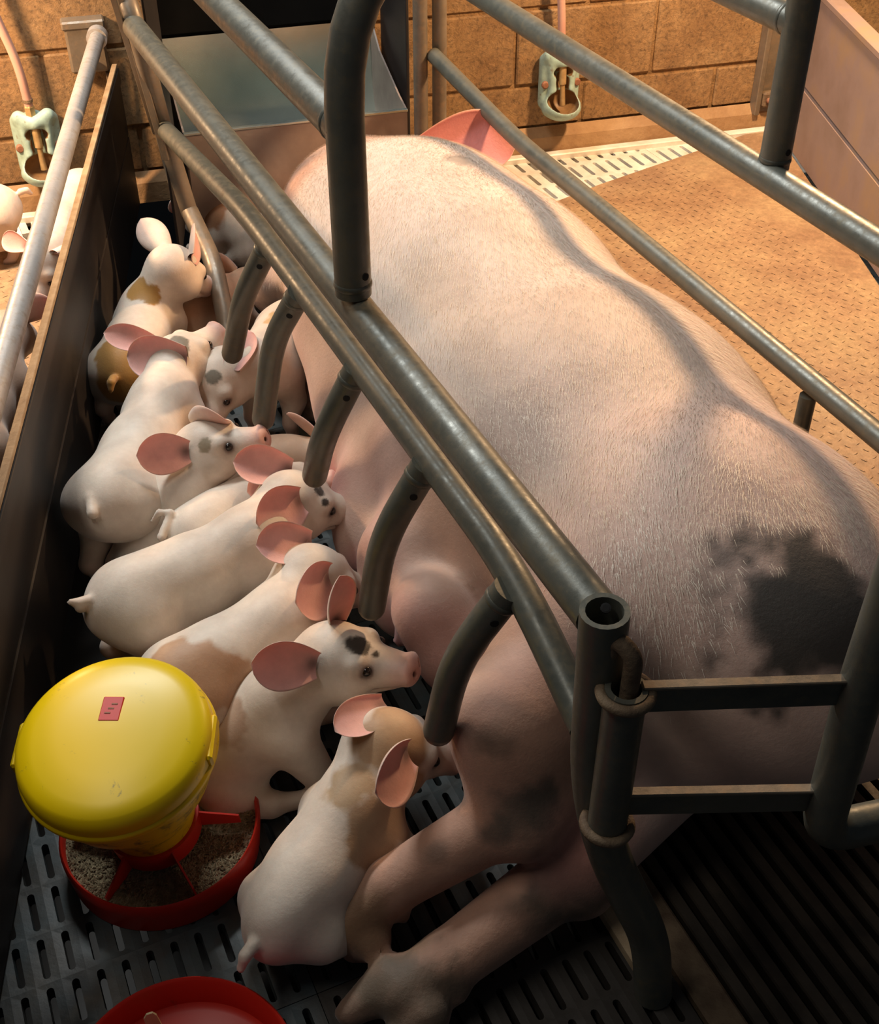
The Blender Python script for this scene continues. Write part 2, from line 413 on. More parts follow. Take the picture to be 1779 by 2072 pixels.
def paint(C, P, c, r, col, soft=0.25, wob=0.35, f=None, amount=1.0):
    f = f or 1.6/r
    d = np.linalg.norm(P-np.asarray(c), axis=1)/r+wob*(hashnoise(P, f)-0.5)*2*0.6+wob*0.5*(hashnoise(P, f*3)-0.5)
    w = (np.clip((1-d)/soft+0.5, 0, 1)*amount)[:, None]
    return C*(1-w)+np.asarray(col)*w
def pick(V, px, py):
    d = U(px, py, 0.0)-np.array((0, 0, CAM_H)); d = d/np.linalg.norm(d); q = V-np.array((0, 0, CAM_H)); t = q@d
    off = np.linalg.norm(q-t[:, None]*d, axis=1); m = off < 0.006
    return V[np.argmin(off)] if not m.any() else V[m][np.argmin(t[m])]
def PX(p):
    p = np.asarray(p); dd = p[1]*CP+(CAM_H-p[2])*SP; uu = p[1]*SP-(CAM_H-p[2])*CP
    return (round(889.5+p[0]*FOC/dd), round(1036-uu*FOC/dd))
def leaf(base, tip, nrm, width, cup=0.35, thick=0.0035, tipw=0.10, fold=0.0, nu=20, nv=16):
    """cupped ear: two skins; the first (concave) skin looks along nrm"""
    base, tip = np.asarray(base, float), np.asarray(tip, float); ax = tip-base; L = np.linalg.norm(ax); ax = ax/L
    nrm = unit(np.asarray(nrm, float)-ax*np.dot(nrm, ax)); sd = np.cross(nrm, ax)
    V = []; inner = []
    for side in (0, 1):
        for i in range(nu+1):
            s = i/nu
            w = width*0.5*(0.50+1.35*s-0.55*s*s)*(max(0.0, 1-s**3.2))**0.62+width*0.5*tipw*0.3*(s > 0.99)
            for j in range(nv+1):
                a = -1+2*j/nv
                cu = cup*w*1.3*(1-0.6*s)
                p = base+ax*(L*s)+sd*(w*math.sin(a*1.25)/math.sin(1.25))+nrm*(cu*(a*a-0.25*(1-s)))+nrm*(fold*s*s*L)
                edge = (1-abs(a)**3)*(1-s**6)
                if side: p = p-nrm*(thick*(0.25+0.75*edge)+0.004*(1-s)**2)
                V.append(p); inner.append((side == 0, s, a))
    F = []; m = (nu+1)*(nv+1)
    for i in range(nu):
        for j in range(nv):
            a = i*(nv+1)+j; F.append((a, a+1, a+nv+2, a+nv+1)); b = a+m; F.append((b, b+nv+1, b+nv+2, b+1))
    for i in range(nu):
        a, c = i*(nv+1), i*(nv+1)+nv
        F.append((a, a+nv+1, a+nv+1+m, a+m)); F.append((c, c+m, c+nv+1+m, c+nv+1))
    for j in range(nv):
        a = nu*(nv+1)+j; F.append((a, a+1, a+1+m, a+m))
    return np.array(V), np.array(F), inner

# ================================================================== THE SETTING
# --- pit floor below the slats
me = raw_mesh('floor', [(-2.6, -0.6, -0.45), (2.6, -0.6, -0.45), (2.6, 4.6, -0.45), (-2.6, 4.6, -0.45)], [(0, 1, 2, 3)], M['pit'], False)
floor = put('floor', me, kind='structure', label='slatted pen floor over a dark pit')
# --- block wall behind the pens
mb = MB(); mb.box(WP(0, -0.091, 1.2), WD*2.6, WO*0.085, (0, 0, 1.2)); wall = mb.build('wall_front', M['block'], None, kind='structure', label='rough orange-lit concrete block wall')
for row in range(6):
    z0 = 0.072+0.118*0 if row == 0 else 0.19+0.2*(row-1); z1 = 0.19 if row == 0 else z0+0.2
    for i in range(-6, 7):
        s = i*0.4+(0.2 if row % 2 else 0.0)+0.21
        if abs(s) > 2.4: continue
        mb = MB(); d = RNG.uniform(-0.002, 0.002)
        mb.box(WP(s, -0.012+d, (z0+z1)/2), WD*0.1955, WO*0.013, np.array((0, 0, (z1-z0)/2-0.0045)), 0.004)
        mb.build('concrete_block', M['block'], wall)
mb = MB(); mb.prism([WP(-2.5, 0.0, 0.0), WP(-2.5, 0.03, 0.0), WP(-2.5, 0.024, 0.05), WP(-2.5, 0.004, 0.075)], WD, 5.0)
mb.build('plaster_footing', M['plaster'], wall)
LDa, LDb = np.array((-0.775, 2.93, 0)), np.array((-0.462, 0.25, 0))
LDd = unit(LDb-LDa); LDn = np.array((-LDd[1], LDd[0], 0)); LDL = np.linalg.norm(LDb-LDa)
if LDn[0] < 0: LDn = -LDn
# --- slotted plastic floor panels
SU, SV, SWD, SLN = 0.070, 0.0300, 0.0092, 0.057
def slot_cells(nu, nv):
    ns = 5; V = []; F = []
    hole = []; outer = []
    hu, hv = SU/2, SV/2; r = SWD/2; l = SLN/2-r
    for k in range(2*ns+2):
        if k <= ns: a = -math.pi/2+math.pi*k/ns; hole.append((l+r*math.cos(a), r*math.sin(a)))
        else: a = math.pi/2+math.pi*(k-ns-1)/ns; hole.append((-l+r*math.cos(a), r*math.sin(a)))
    def proj(k):
        f = {0: (l, -hv), 1: (hu, -hv), 2: (hu, -hv*0.3), 3: (hu, hv*0.3), 4: (hu, hv), 5: (l, hv),
             6: (-l, hv), 7: (-hu, hv), 8: (-hu, hv*0.3), 9: (-hu, -hv*0.3), 10: (-hu, -hv), 11: (-l, -hv)}
        return f[k]
    outer = [proj(k) for k in range(12)]
    for i in range(nu):
        for j in range(nv):
            cu, cv = (i+0.5-nu/2)*SU, (j+0.5-nv/2)*SV; b = len(V)
            for (x, y) in outer: V.append((cu+x, cv+y, 0))
            for (x, y) in hole: V.append((cu+x, cv+y, -0.0006))
            for (x, y) in hole: V.append((cu+x*0.99, cv+y*0.86, -0.022))
            for k in range(12):
                k2 = (k+1) % 12
                F.append((b+k, b+k2, b+12+k2, b+12+k)); F.append((b+12+k, b+12+k2, b+24+k2, b+24+k))
    return V, F
PN_U, PN_V = 8, 13
cv, cf = slot_cells(PN_U, PN_V)
lu, lv = PN_U*SU, PN_V*SV
# solid rim round each panel
def ring(V, F, hu, hv, w, t):
    b = len(V); pts = [(-1, -1), (1, -1), (1, 1), (-1, 1)]
    for (x, y) in pts: V.append((x*hu, y*hv, 0))
    for (x, y) in pts: V.append((x*(hu+w), y*(hv+w), 0))
    for (x, y) in pts: V.append((x*(hu+w), y*(hv+w), -t))
    for k in range(4):
        k2 = (k+1) % 4; F.append((b+4+k, b+4+k2, b+k2, b+k)); F.append((b+8+k, b+8+k2, b+4+k2, b+4+k))
ring(cv, cf, lu/2, lv/2, 0.004, 0.028)
rot = np.array([CA, CN, (0, 0, 1)])
cv = np.array(cv)@rot
cvw, cfw = slot_cells(4, 7); ring(cvw, cfw, 2*SU, 3.5*SV, 0.0035, 0.028); cvw = (np.array(cvw)*np.array((1.3, 1.3, 1.0)))@rot
panel_me = {k: raw_mesh('slotted_panel', (cvw if k == 'white_slat' else cv), [f[::-1] for f in (cfw if k == 'white_slat' else cf)], M[k], False) for k in ('grey_slat', 'dark_slat', 'white_slat')}
pu, pv = lu+0.009, lv+0.009
wu, wv = 4*SU*1.3+0.010, 7*SV*1.3+0.010
for i in range(-1, 8):
    for j in range(-5, 5):
        u, v = 0.18+pu*(i+0.5), 0.575-pv*(j+0.5)
        c = G(u, v)
        if np.dot(c-W0, WO) < -0.25 or np.linalg.norm(c) > 4.3: continue
        if v > 0.575 and u < 1.30: continue                    # iron slats and floor plate lie there
        if (u > 2.2 and v > 0.9) or np.dot(c-LDa, LDn) < -0.02: continue
        if c[1] < 0.35: continue
        put('slotted_panel', panel_me['dark_slat' if u > 2.2 or (v > 0.28 and u < 1.0) else 'grey_slat'], floor, c)  # darker brown panels at the front end, muddy ones under the hind legs
for i in range(-6, 7):                                          # wider white panels by the wall and in the next pen
    for j in range(-11, 6):
        u, v = 2.2+wu*(i+0.5), 0.75-wv*(j+0.5); c = G(u, v, -0.0006)
        if np.dot(c-W0, WO) < -0.12: continue
        right = u > 2.2 and v > 0.75
        if right or (np.dot(c-LDa, LDn) < -0.19 and c[1] > 0.9):
            put('slotted_panel', panel_me['white_slat'], floor, c)
# --- iron slats behind the sow
for i in range(27):
    v = 0.638+0.0262*i; mb = MB()
    u0, u1 = 0.16, 1.285; x = np.array
    prof = [(-0.0085, -0.003), (-0.0068, 0.0), (0.0068, 0.0), (0.0085, -0.003), (0.0045, -0.035), (-0.0045, -0.035)]
    mb.prism([G(u0, v+a, b) for a, b in prof], CA, u1-u0)
    mb.build('slat', M['iron'], floor)
mb = MB(); mb.box(G(0.735, 0.6015, -0.013), CA*0.575, CN*0.021, np.array((0, 0, 0.017)), 0.004); mb.build('slat_bearer', M['rust'], floor)
mb = MB(); mb.box(G(1.297, 0.98, -0.013), CN*0.36, CA*0.011, np.array((0, 0, 0.017)), 0.003); mb.build('slat_bearer', M['rust'], floor)
# white strip along the foot of the wall
for s0, s1 in ((-2.4, -0.86), (-0.05, 1.02)):
    mb = MB(); mb.box(WP((s0+s1)/2, 0.047, 0.004), WD*(s1-s0)/2, WO*0.014, np.array((0, 0, 0.010)), 0.003)
    mb.build('edge_strip', M['white_slat'], floor)
# --- warm floor plates with raised lugs
def floor_plate(poly, label, inside_lim):
    root = MB().prism([(*p, -0.004) for p in poly], (0, 0, 1), 0.012).build('heated_floor_plate', M['plate'], None, label=label, category='floor plate')
    V = []; F = []; P = np.array(poly)
    lo, hi = P.min(0), P.max(0); n = len(poly); pt = 0.024; i = 0
    prof = [(-1, 0, 0), (-0.45, 0.3, 1), (0.45, 0.3, 1), (1, 0, 0), (0.45, -0.3, 1), (-0.45, -0.3, 1)]
    ia = 0
    for iu in range(-10, 130):
        for iv in range(-10, 130):
            c = G(iu*pt+0.2, iv*pt-1.2)[:2]
            ok = True
            for k in range(n):
                e = P[(k+1) % n]-P[k]; w = c-P[k]
                if e[0]*w[1]-e[1]*w[0] < 0.018*np.linalg.norm(e): ok = False; break
            if not ok or not inside_lim(c): continue
            t = 0.7854 if (iu+iv) % 2 else -0.7854
            d = np.array((math.cos(t), math.sin(t))); s = np.array((-d[1], d[0])); b = len(V)
            for (x, y, z) in prof:
                q = c+d*x*0.0080+s*y*0.0065; V.append((q[0], q[1], 0.0079+z*0.0013))
            F += [(b, b+5, b+1), (b+1, b+5, b+4, b+2), (b+2, b+4, b+3)]
    F = [f[::-1] if False else f for f in F]
    put('raised_lugs', raw_mesh('raised_lugs', V, [f[::-1] for f in F], M['plate'], False), root, kind='stuff')
    return root
pr = [G(1.285, 1.02)[:2], np.array((1.03, 1.55)), np.array((1.015, 2.40)), np.array((0.972, 3.455)), U(1210, 380, 0)[:2], G(2.42, 1.02)[:2]]
# keep counter-clockwise order
floor_plate(pr, 'tan patterned floor plate lit by the heat lamp, right of the sow', lambda c: True)
pl = [np.array((-2.0, 0.35)), np.array((-0.61, 0.35)), np.array((-0.80, 2.66)), U(0, 478, 0)[:2], np.array((-2.0, 2.05))]
floor_plate(pl, 'pinkish floor plate beyond the dark left divider', lambda c: True)

# ================================================================== DIVIDERS
ld = thing('pen_divider', 'dark brown pen divider of boards beside the piglets, left', 'pen divider', LDa)
for z0, z1, nm in ((0.004, 0.185, 'board'), (0.188, 0.355, 'board')):
    MB().box((LDa+LDb)/2+(0, 0, (z0+z1)/2)-LDn*0.006, LDd*LDL/2, LDn*0.006, np.array((0, 0, (z1-z0)/2)), 0.003).build(nm, M['board_dark'], ld)
MB().box((LDa+LDb)/2+(0, 0, 0.359)-LDn*0.006, LDd*LDL/2, LDn*0.0062, np.array((0, 0, 0.0040)), 0.001).build('capping_strip', M['board_edge'], ld)
MB().box((LDa+LDb)/2+(0, 0, 0.335)-LDn*0.0, LDd*LDL/2, LDn*0.003, np.array((0, 0, 0.018)), 0.001).build('edge_band', M['board_dark'], ld)
RDa, RDb = np.array((0.974, 3.43, 0)), np.array((1.075, 1.30, 0))
RDd = unit(RDb-RDa); RDn = np.array((RDd[1], -RDd[0], 0)); RDL = np.linalg.norm(RDb-RDa)
if RDn[0] < 0: RDn = -RDn
rd = thing('pen_divider', 'pale pinkish board divider behind the heated plate, top right', 'pen divider', RDa)
for z0, z1 in ((0.010, 0.188), (0.192, 0.425)):
    MB().box((RDa+RDb)/2+(0, 0, (z0+z1)/2)+RDn*0.018, RDd*RDL/2, RDn*0.018, np.array((0, 0, (z1-z0)/2)), 0.005).build('board', M['board_pink'], rd)
MB().box((RDa+RDb)/2+(0, 0, 0.428)+RDn*0.018, RDd*RDL/2, RDn*0.022, np.array((0, 0, 0.010)), 0.004).build('capping_strip', M['board_pink'], rd)
# galvanised rail above the left divider and its wall bracket
rl = thing('divider_rail', 'pale galvanised pipe running above the left divider', 'pipe', (-0.80, 2.93, 0.44))
MB().tube([(-0.806, 2.925, 0.435), (-0.47, 0.28, 0.435)], 0.0175).build('pipe', M['pipe_pale'], rl, True)
MB().lathe([(0.0176, 0), (0.024, 0.0), (0.024, 0.03), (0.0176, 0.03)], (-0.805, 2.915, 0.435), (0.126, -0.99, 0), 24, True).build('collar', M['pipe_pale'], rl, True)
bk = thing('wall_bracket', 'box-shaped rusty bracket on the wall holding the left rail', 'bracket', (-0.84, 2.95, 0.3))
MB().box((-0.845, 2.945, 0.40), WD*0.045, WO*0.03, np.array((0, 0, 0.055)), 0.006).build('box_housing', M['pipe_dusty'], bk)
MB().box((-0.845, 2.945, 0.457), WD*0.050, WO*0.034, np.array((0, 0, 0.010)), 0.004).build('lid', M['pipe_dusty'], bk)
MB().box((-0.80, 2.945, 0.22), WD*0.010, WO*0.012, np.array((0, 0, 0.12)), 0.002).build('strap', M['rust'], bk)
MB().lathe([(0.011, 0), (0.011, 0.008), (0.008, 0.012)], (-0.83, 2.912, 0.37), (0.277, -0.96, 0), 12).build('bolt', M['bolt'], bk)
# right wall corner channel
cc = thing('corner_channel', 'rusty upright channel at the wall end of the right divider', 'channel', WP(0.985, 0.02, 0))
for ds, w_, d_ in ((-0.045, 0.008, 0.018), (-0.018, 0.018, 0.006), (0.010, 0.006, 0.022)):
    MB().box(WP(0.985+ds, 0.012+d_/2, 0.33), WD*w_, WO*d_, np.array((0, 0, 0.28)), 0.002).build('flange', M['pipe_dusty'] if ds < 0 else M['board_pink'], cc)
MB().box(WP(0.972, 0.035, 0.095), WD*0.022, WO*0.012, np.array((0, 0, 0.022)), 0.006).build('foot_clip', M['rust'], cc)
MB().sphere(WP(0.965, 0.05, 0.095), 0.008).build('bolt', M['bolt'], cc, True)

# ================================================================== FARROWING CRATE
crate = thing('farrowing_crate', 'grey-green tubular steel farrowing crate over the sow', 'farrowing crate', G(1.2, 0.79))
PR = 0.0225
VB, VD = 0.442, 1.128
Bf, Br = U(272, 55, 0.62), U(1224, 1262, 0.60)
def part(name, pts, r, m='pipe', fil=0.05, parent=crate, hollow=0.0, seg=20, label=None):
    return MB().tube(pts, r, seg, fil, hollow).build(name, M[m], parent, True, label=label)
def weld(p, d, r, parent):
    prof = []
    for k in range(9): a = 2*math.pi*k/9; prof.append((r+0.0014*math.cos(a), 0.004*math.sin(a)))
    MB().lathe(prof, p, d, 20, True).build('weld_bead', M['pipe'], parent, True)
def drain(p, n, parent):
    MB().lathe([(0.0048, -0.002), (0.0048, 0.0006), (0.0032, 0.0008)], p, n, 12).build('drain_hole', M['hole'], parent)
Bs = Br-unit(Br-Bf)*0.012
part('top_rail', [Bf, Bs], PR)
D0, D1 = U(985, 0, 0.62), U(1779, 500, 0.62); Dd = unit(D1-D0)
part('top_rail', [D0-Dd*0.35, D1+Dd*0.75], PR*0.97)
# lower right rail with its bend near the front post
E0, E1, E2, E3 = UPL(878, 112, CN[:2], VD), UPL(1048, 285, CN[:2], VD), UPL(1779, 885, CN[:2], VD), None
Ed = unit(E2-E1)
part('lower_rail', [E0, E1, E2+Ed*0.45], 0.0175, fil=0.10)
# finger rail on the left
C0, C1, C2, C3 = U(330, 258, 0.40), U(500, 432, 0.50), U(1042, 1160, 0.50), U(1188, 1470, 0.45)
part('finger_rail', [C0, C1, C2, C3], 0.0185, fil=0.10)
# fingers
FR = 0.0185
Cd = unit(C2-C1)
fingers = [((545, 492), (492, 600), (470, 715), 0.25), ((607, 592), (552, 690), (533, 848), 0.242),
           ((722, 748), (655, 880), (637, 962), 0.285), ((862, 942), (775, 1088), (752, 1228), 0.265), ((1032, 1192), (922, 1335), (888, 1478), 0.28)]
for (a, b, c, zt) in fingers:
    A = U(*a, 0.497); Bk = U(*b, 0.39); Ct = U(*c, zt)
    fg = part('finger_bar', [A, Bk, Ct], FR, fil=0.055)
    MB().sphere(Ct, FR*0.985, 20, 12).build('rounded_end', M['pipe'], fg, True)
    d = unit(Bk-A); weld(A+d*0.0175, d, FR, fg)
    side = unit(np.cross(d, (0, 0, 1))); side = side if side[1] < 0 else -side
    nn = unit(Cd*1.0+np.array((0, 0, 0.6))); nn = unit(-np.cross(d, np.cross(d, np.array((0.25, -1, 0.9)))))
    nn = unit(nn+0.8*Cd); nn = unit(nn-d*np.dot(nn, d))
    drain(A+d*0.036+nn*(FR-0.0002), nn, fg)
# arch over the crate
AL, AR = U(716, 608, 0.62), U(1563, 352, 0.62)
ZT = 1.045
ar = part('arch', [AL+(0, 0, 0.01), (AL[0], AL[1], ZT), (AR[0], AR[1], ZT), AR+(0, 0, 0.01)], PR, fil=0.19)
weld(AL+(0, 0, 0.024), (0, 0, 1), PR, ar); weld(AR+(0, 0, 0.024), (0, 0, 1), PR, ar)
drain(AL+np.array((0.017, -0.015, 0.04)), (0.75, -0.66, 0), ar); drain(AR+np.array((0.012, -0.019, 0.04)), (0.5, -0.86, 0), ar)
# upper rails from the arch to the front
for p0 in (AL, AR):
    q = np.array((p0[0], p0[1], 0.835)); up = part('upper_rail', [q, q-Dd*1.25], PR)
    weld(q-Dd*0.024, -Dd, PR, up)
# front posts
fp = part('front_post', [U(236, -60, 0.70), Bf+(0, 0, 0.02), U(330, 258, 0.40), U(384, 432, 0.22)], 0.0185, 'pipe_dusty', 0.05)
part('front_post', [U(384, 428, 0.225), U(434, 535, 0.175), U(462, 672, 0.10), U(478, 775, 0.004)], 0.019, 'pipe_dusty', 0.05)
for off, zt in ((0.0, 1.05), (0.035, 1.05)):
    b = E0[:2]+CN[:2]*(-0.028+off*1.35)+CA[:2]*0.012
    part('front_post', [(*b, 0.0), (*b, zt)], 0.0165, 'pipe_dusty')
for k, (a, b) in enumerate((((228, -20), (318, 268)), ((238, -30), (338, 320)))):
    P0, P1 = U(a[0], a[1], 0.69), U(b[0], b[1], 0.375-0.03*k)
    P0 = P0+np.array((-0.012*0, -0.01, 0)); P1 = P1+np.array((0, -0.01, 0))
    dd = unit(P1-P0); sx = unit(np.cross(dd, (0.3, 1, 0))); sy = np.cross(dd, sx)
    MB().box((P0+P1)/2, dd*np.linalg.norm(P1-P0)/2, sx*0.007, sy*0.003, 0.001).build('flat_strip', M['pipe_dusty'], crate)
P0, P1 = U(318, 262, 0.375), U(350, 385, 0.25)
MB().box((P0+P1)/2, (P1-P0)/2, np.array((0.006, 0, 0)), np.array((0, 0.004, 0.001)), 0.001).build('flat_strip', M['pipe_dusty'], crate)
# support below the lower right rail
q = UPL(1636, 800, CN[:2], VD); part('rail_support', [(q[0], q[1], q[2]), (q[0], q[1], 0.008)], 0.013)
q2 = G(0.62, VD); part('rear_post', [(q2[0]+0.05, q2[1], 0.0), (q2[0]+0.05, q2[1], 0.70)], PR)
# rear left post: open tube, bent inward below
pz = U(1224, 1236, 0.625)
rp = part('rear_post', [U(1322, 2010, 0.0), U(1318, 1900, 0.10), U(1225, 1720, 0.27), U(1196, 1560, 0.40), pz], PR, fil=0.09, hollow=0.24)
drain(Bs+np.array((0.004, -0.012, 0.020)), (0.0, -0.5, 0.85), rp)
MB().box(U(1243, 1850, 0.012), CA*0.075, CN*0.016, np.array((0, 0, 0.010)), 0.003).build('base_plate', M['board_edge'], crate)
# ---- gate hinged behind the sow
ht, hb = U(1268, 1392, 0.555), None
hb = np.array((ht[0], ht[1], 0.355))
gate = thing('rear_gate', 'hinged rear gate of two flat bars and a bent tube', 'gate', (ht[0], ht[1], 0.35))
MB().tube([hb, ht], 0.0195, 24, 0, 0.28).build('hinge_tube', M['pipe'], gate, True)
for z in (ht[2]-0.006, hb[2]+0.004):
    prof = [(0.0225+0.0055*math.cos(2*math.pi*k/10), 0.0055*math.sin(2*math.pi*k/10)) for k in range(10)]
    MB().lathe(prof, (ht[0], ht[1], z), (0, 0, 1), 28, True).build('hinge_ring', M['rust'], gate, True)
pn = part('hinge_pin', [ht+np.array((0.003, 0.002, -0.05)), ht+np.array((0.003, 0.0, 0.040)), ht+np.array((-0.014, 0.012, 0.052)), ht+np.array((-0.020, 0.016, 0.0))], 0.0085, 'rust', 0.02, gate)
gp = U(1738, 1405, 0.52)
for z, px in ((0.538, 0), (0.388, 0)):
    a = np.array((ht[0]+0.014, ht[1]+0.004, z)); b = np.array((gp[0], gp[1], z-0.012 if z > 0.5 else z-0.02)); dd = unit(b-a); nr = unit(np.cross(dd, (0, 0, 1)))
    bar = MB().box((a+b)/2, dd*np.linalg.norm(b-a)/2, nr*0.003, np.array((0, 0, 0.0175)), 0.001).build('flat_bar', M['pipe'], gate)
    MB().box((a+b)/2+np.array((0, 0, 0.0175))-nr*-0.002, dd*np.linalg.norm(b-a)/2, nr*0.0055, np.array((0, 0, 0.002)), 0.001).build('top_flange', M['pipe_dusty'], bar)
part('gate_tube', [np.array((gp[0]+0.005, gp[1]+0.002, 0.78)), np.array((gp[0], gp[1], 0.52)), np.array((gp[0]+0.004, gp[1]-0.004, 0.315)), np.array((gp[0]+0.35, gp[1]+0.09, 0.30))], PR*0.95, fil=0.035, parent=gate)

# ================================================================== TROUGH
TL, TR = U(372, 271, 0.30), U(822, 221, 0.30); TX = unit(TR-TL); TO = np.array((TX[1], -TX[0], 0)); TW = np.linalg.norm(TR-TL)
tr = thing('feed_trough', 'shiny stainless steel feed trough with rusty pinkish front', 'feed trough', (TL+TR)/2*np.array((1, 1, 0))+np.array((0, 0, 0.1)))
# curved inner sheet
V = []; F = []
prof = [(0.0, 0.30)]
for k in range(1, 25):
    a = math.pi*k/24; prof.append((-0.16+0.16*math.cos(a), 0.285-0.185*math.sin(a)))
prof += [(-0.322, 0.32), (-0.325, 0.36), (-0.326, 0.41)]
m2 = len(prof)
def trp(s, y, z): return TL*np.array((1, 1, 0))+TX*s+TO*y+np.array((0, 0, z))
for s in (0.0, TW):
    for (y, z) in prof: V.append(trp(s, y, z))
for i in range(m2-1): F.append((i, i+1, m2+i+1, m2+i))
MB().add(V, F).build('curved_pan', M['steel'], tr, True)
MB().box(trp(TW/2, 0.004, 0.185), TX*TW/2, TO*0.003, np.array((0, 0, 0.112)), 0.001).build('front_sheet', M['steel_dull'], tr)
MB().box(trp(TW/2, 0.003, 0.300), TX*(TW/2+0.002), TO*0.0055, np.array((0, 0, 0.003)), 0.001).build('front_lip', M['steel'], tr)
for s in (0.0, TW):
    pts = [trp(s-0.002, y, z) for (y, z) in [(0.004, 0.074), (0.004, 0.301), (-0.06, 0.312), (-0.24, 0.36), (-0.318, 0.412), (-0.318, 0.09)]]
    MB().prism(pts, TX, 0.004).build('end_sheet', M['steel_dull'], tr)
bp = thing('front_panel', 'black feed hopper panel above the trough', 'panel', WP(-0.3, 0.12, 0.45))
mid = trp(TW/2, -0.318, 0)
MB().box(mid-TO*0.004+np.array((0, 0, 0.69)), TX*(TW/2+0.02), TO*0.006, np.array((0, 0, 0.27)), 0.002).build('hopper_front', M['black'], bp)
MB().box(trp(TW/2, -0.331, 0.30), TX*(TW/2+0.012), TO*0.003, np.array((0, 0, 0.19)), 0.002).build('back_sheet', M['black'], bp)
qa, qb = np.array((-0.575, 2.436, 0.60)), trp(-0.02, -0.02, 0.60); dq = unit(qb-qa)
MB().box((qa+qb)/2, (qb-qa)/2, np.array((dq[1], -dq[0], 0))*0.003, np.array((0, 0, 0.50)), 0.001).build('side_sheet', M['board_dark'], bp)
MB().box(trp(-0.022, -0.17, 0.55), TX*0.004, TO*0.145, np.array((0, 0, 0.46)), 0.002).build('side_sheet', M['board_dark'], bp)
MB().box(trp(TW+0.028, -0.20, 0.48), TX*0.004, TO*0.12, np.array((0, 0, 0.40)), 0.002).build('side_sheet', M['board_dark'], bp)

# ================================================================== DRINKERS
def drinker(s, zc, label, hose_top):
    base = WP(s, 0.010, zc)
    def L(x, y, z): return base+WD*x+WO*y+np.array((0, 0, z))
    R = np.array([WD, WO, (0, 0, 1.0)])
    b = Body()
    # flange, upper collar, bowl
    for sx in (-1, 1):
        b.cap(L(sx*0.041, 0.010, 0.058), L(sx*0.041, 0.012, -0.055), 0.0165, 0.0165, 0.006)
        b.cap(L(sx*0.026, 0.026, 0.050), L(sx*0.022, 0.034, -0.020), 0.016, 0.013, 0.012)
        b.cap(L(sx*0.022, 0.034, -0.020), L(sx*0.040, 0.040, -0.065), 0.013, 0.012, 0.010)
        b.cap(L(sx*0.034, 0.022, 0.070), L(0, 0.034, 0.056), 0.017, 0.016, 0.010)
    b.ell(L(0, 0.006, 0.0), R, (0.052, 0.012, 0.082), 0.006)
    b.ell(L(0, 0.042, -0.062), R, (0.054, 0.052, 0.034), 0.012)
    b.cut(L(0, 0.050, -0.048), R, (0.043, 0.046, 0.034), 0.004)
    b.cut(L(0, 0.050, 0.005), R, (0.0185, 0.040, 0.040), 0.006)
    b.cut(L(0, 0.040, 0.030), R, (0.026, 0.026, 0.016), 0.006)
    V, F = b.polygonise(0.0026)
    Lc = np.stack([(V-base)@WD, (V-base)@WO, V[:, 2]-zc], 1)
    C = np.tile((0.36, 0.52, 0.46), (len(V), 1))
    inn = ((Lc[:, 0]/0.043)**2+((Lc[:, 1]-0.050)/0.046)**2+((Lc[:, 2]+0.048)/0.034)**2 < 1.05) | ((Lc[:, 0]/0.0185)**2+((Lc[:, 1]-0.050)/0.040)**2+((Lc[:, 2]-0.005)/0.040)**2 < 1.08) | ((Lc[:, 0]/0.026)**2+((Lc[:, 1]-0.040)/0.026)**2+((Lc[:, 2]-0.030)/0.016)**2 < 1.1)
    C[inn] = (0.26, 0.16, 0.075)
    w = np.clip((hashnoise(V, 160)-0.80)*5, 0, 0.7)[:, None]; C = C*(1-w)+np.array((0.22, 0.14, 0.08))*w
    t = thing('drinker_bowl', label, 'drinker', base)
    me = raw_mesh('bowl_body', V-base, F, M['enamel'], True, C); put('bowl_body', me, t)
    for sx in (-1, 1):
        MB().lathe([(0.0105, 0), (0.0105, 0.005), (0.007, 0.008)], L(sx*0.045, 0.0262, -0.002), WO, 12).build('bolt', M['bolt'], t)
    MB().tube([L(0, 0.035, 0.045), L(0, 0.040, 0.0)], 0.010, 14).build('valve', M['brass'], t, True)
    MB().tube([L(0, 0.040, 0.0), L(0.001, 0.046, -0.055)], [0.0065, 0.008], 12).build('nipple', M['brass'], t, True)
    MB().lathe([(0.013, 0), (0.013, 0.022), (0.011, 0.026)], L(-0.004, 0.026, 0.074), (0, 0.0, 1), 6).build('hose_fitting', M['brass'], t)
    pts = [L(-0.004, 0.026, 0.098)]+[L(*q) for q in hose_top]
    hs = MB().tube(pts, 0.0105, 14, 0.12).build('hose', M['hose'], t, True)
    MB().lathe([(0.0105, 0), (0.0125, 0), (0.0125, 0.007), (0.0105, 0.007)], L(-0.0045, 0.0265, 0.108), (0, 0, 1), 16, True).build('hose_clip', M['rust'], hs)
pR = UPL(1128, 160, (WO[0], WO[1]), np.dot(WO, W0)); pL = UPL(70, 285, (WO[0], WO[1]), np.dot(WO, W0))
drinker(np.dot(pR-W0, WD)-0.004, pR[2]+0.004, 'teal cast drinker bowl on the wall right of the trough', [(-0.012, 0.03, 0.20), (-0.03, 0.03, 0.33), (-0.02, 0.02, 0.6)])
drinker(np.dot(pL-W0, WD)+0.01, pL[2]+0.002, 'teal cast drinker bowl on the wall left of the divider', [(-0.008, 0.03, 0.20), (-0.045, 0.035, 0.36), (-0.07, 0.02, 0.6)])

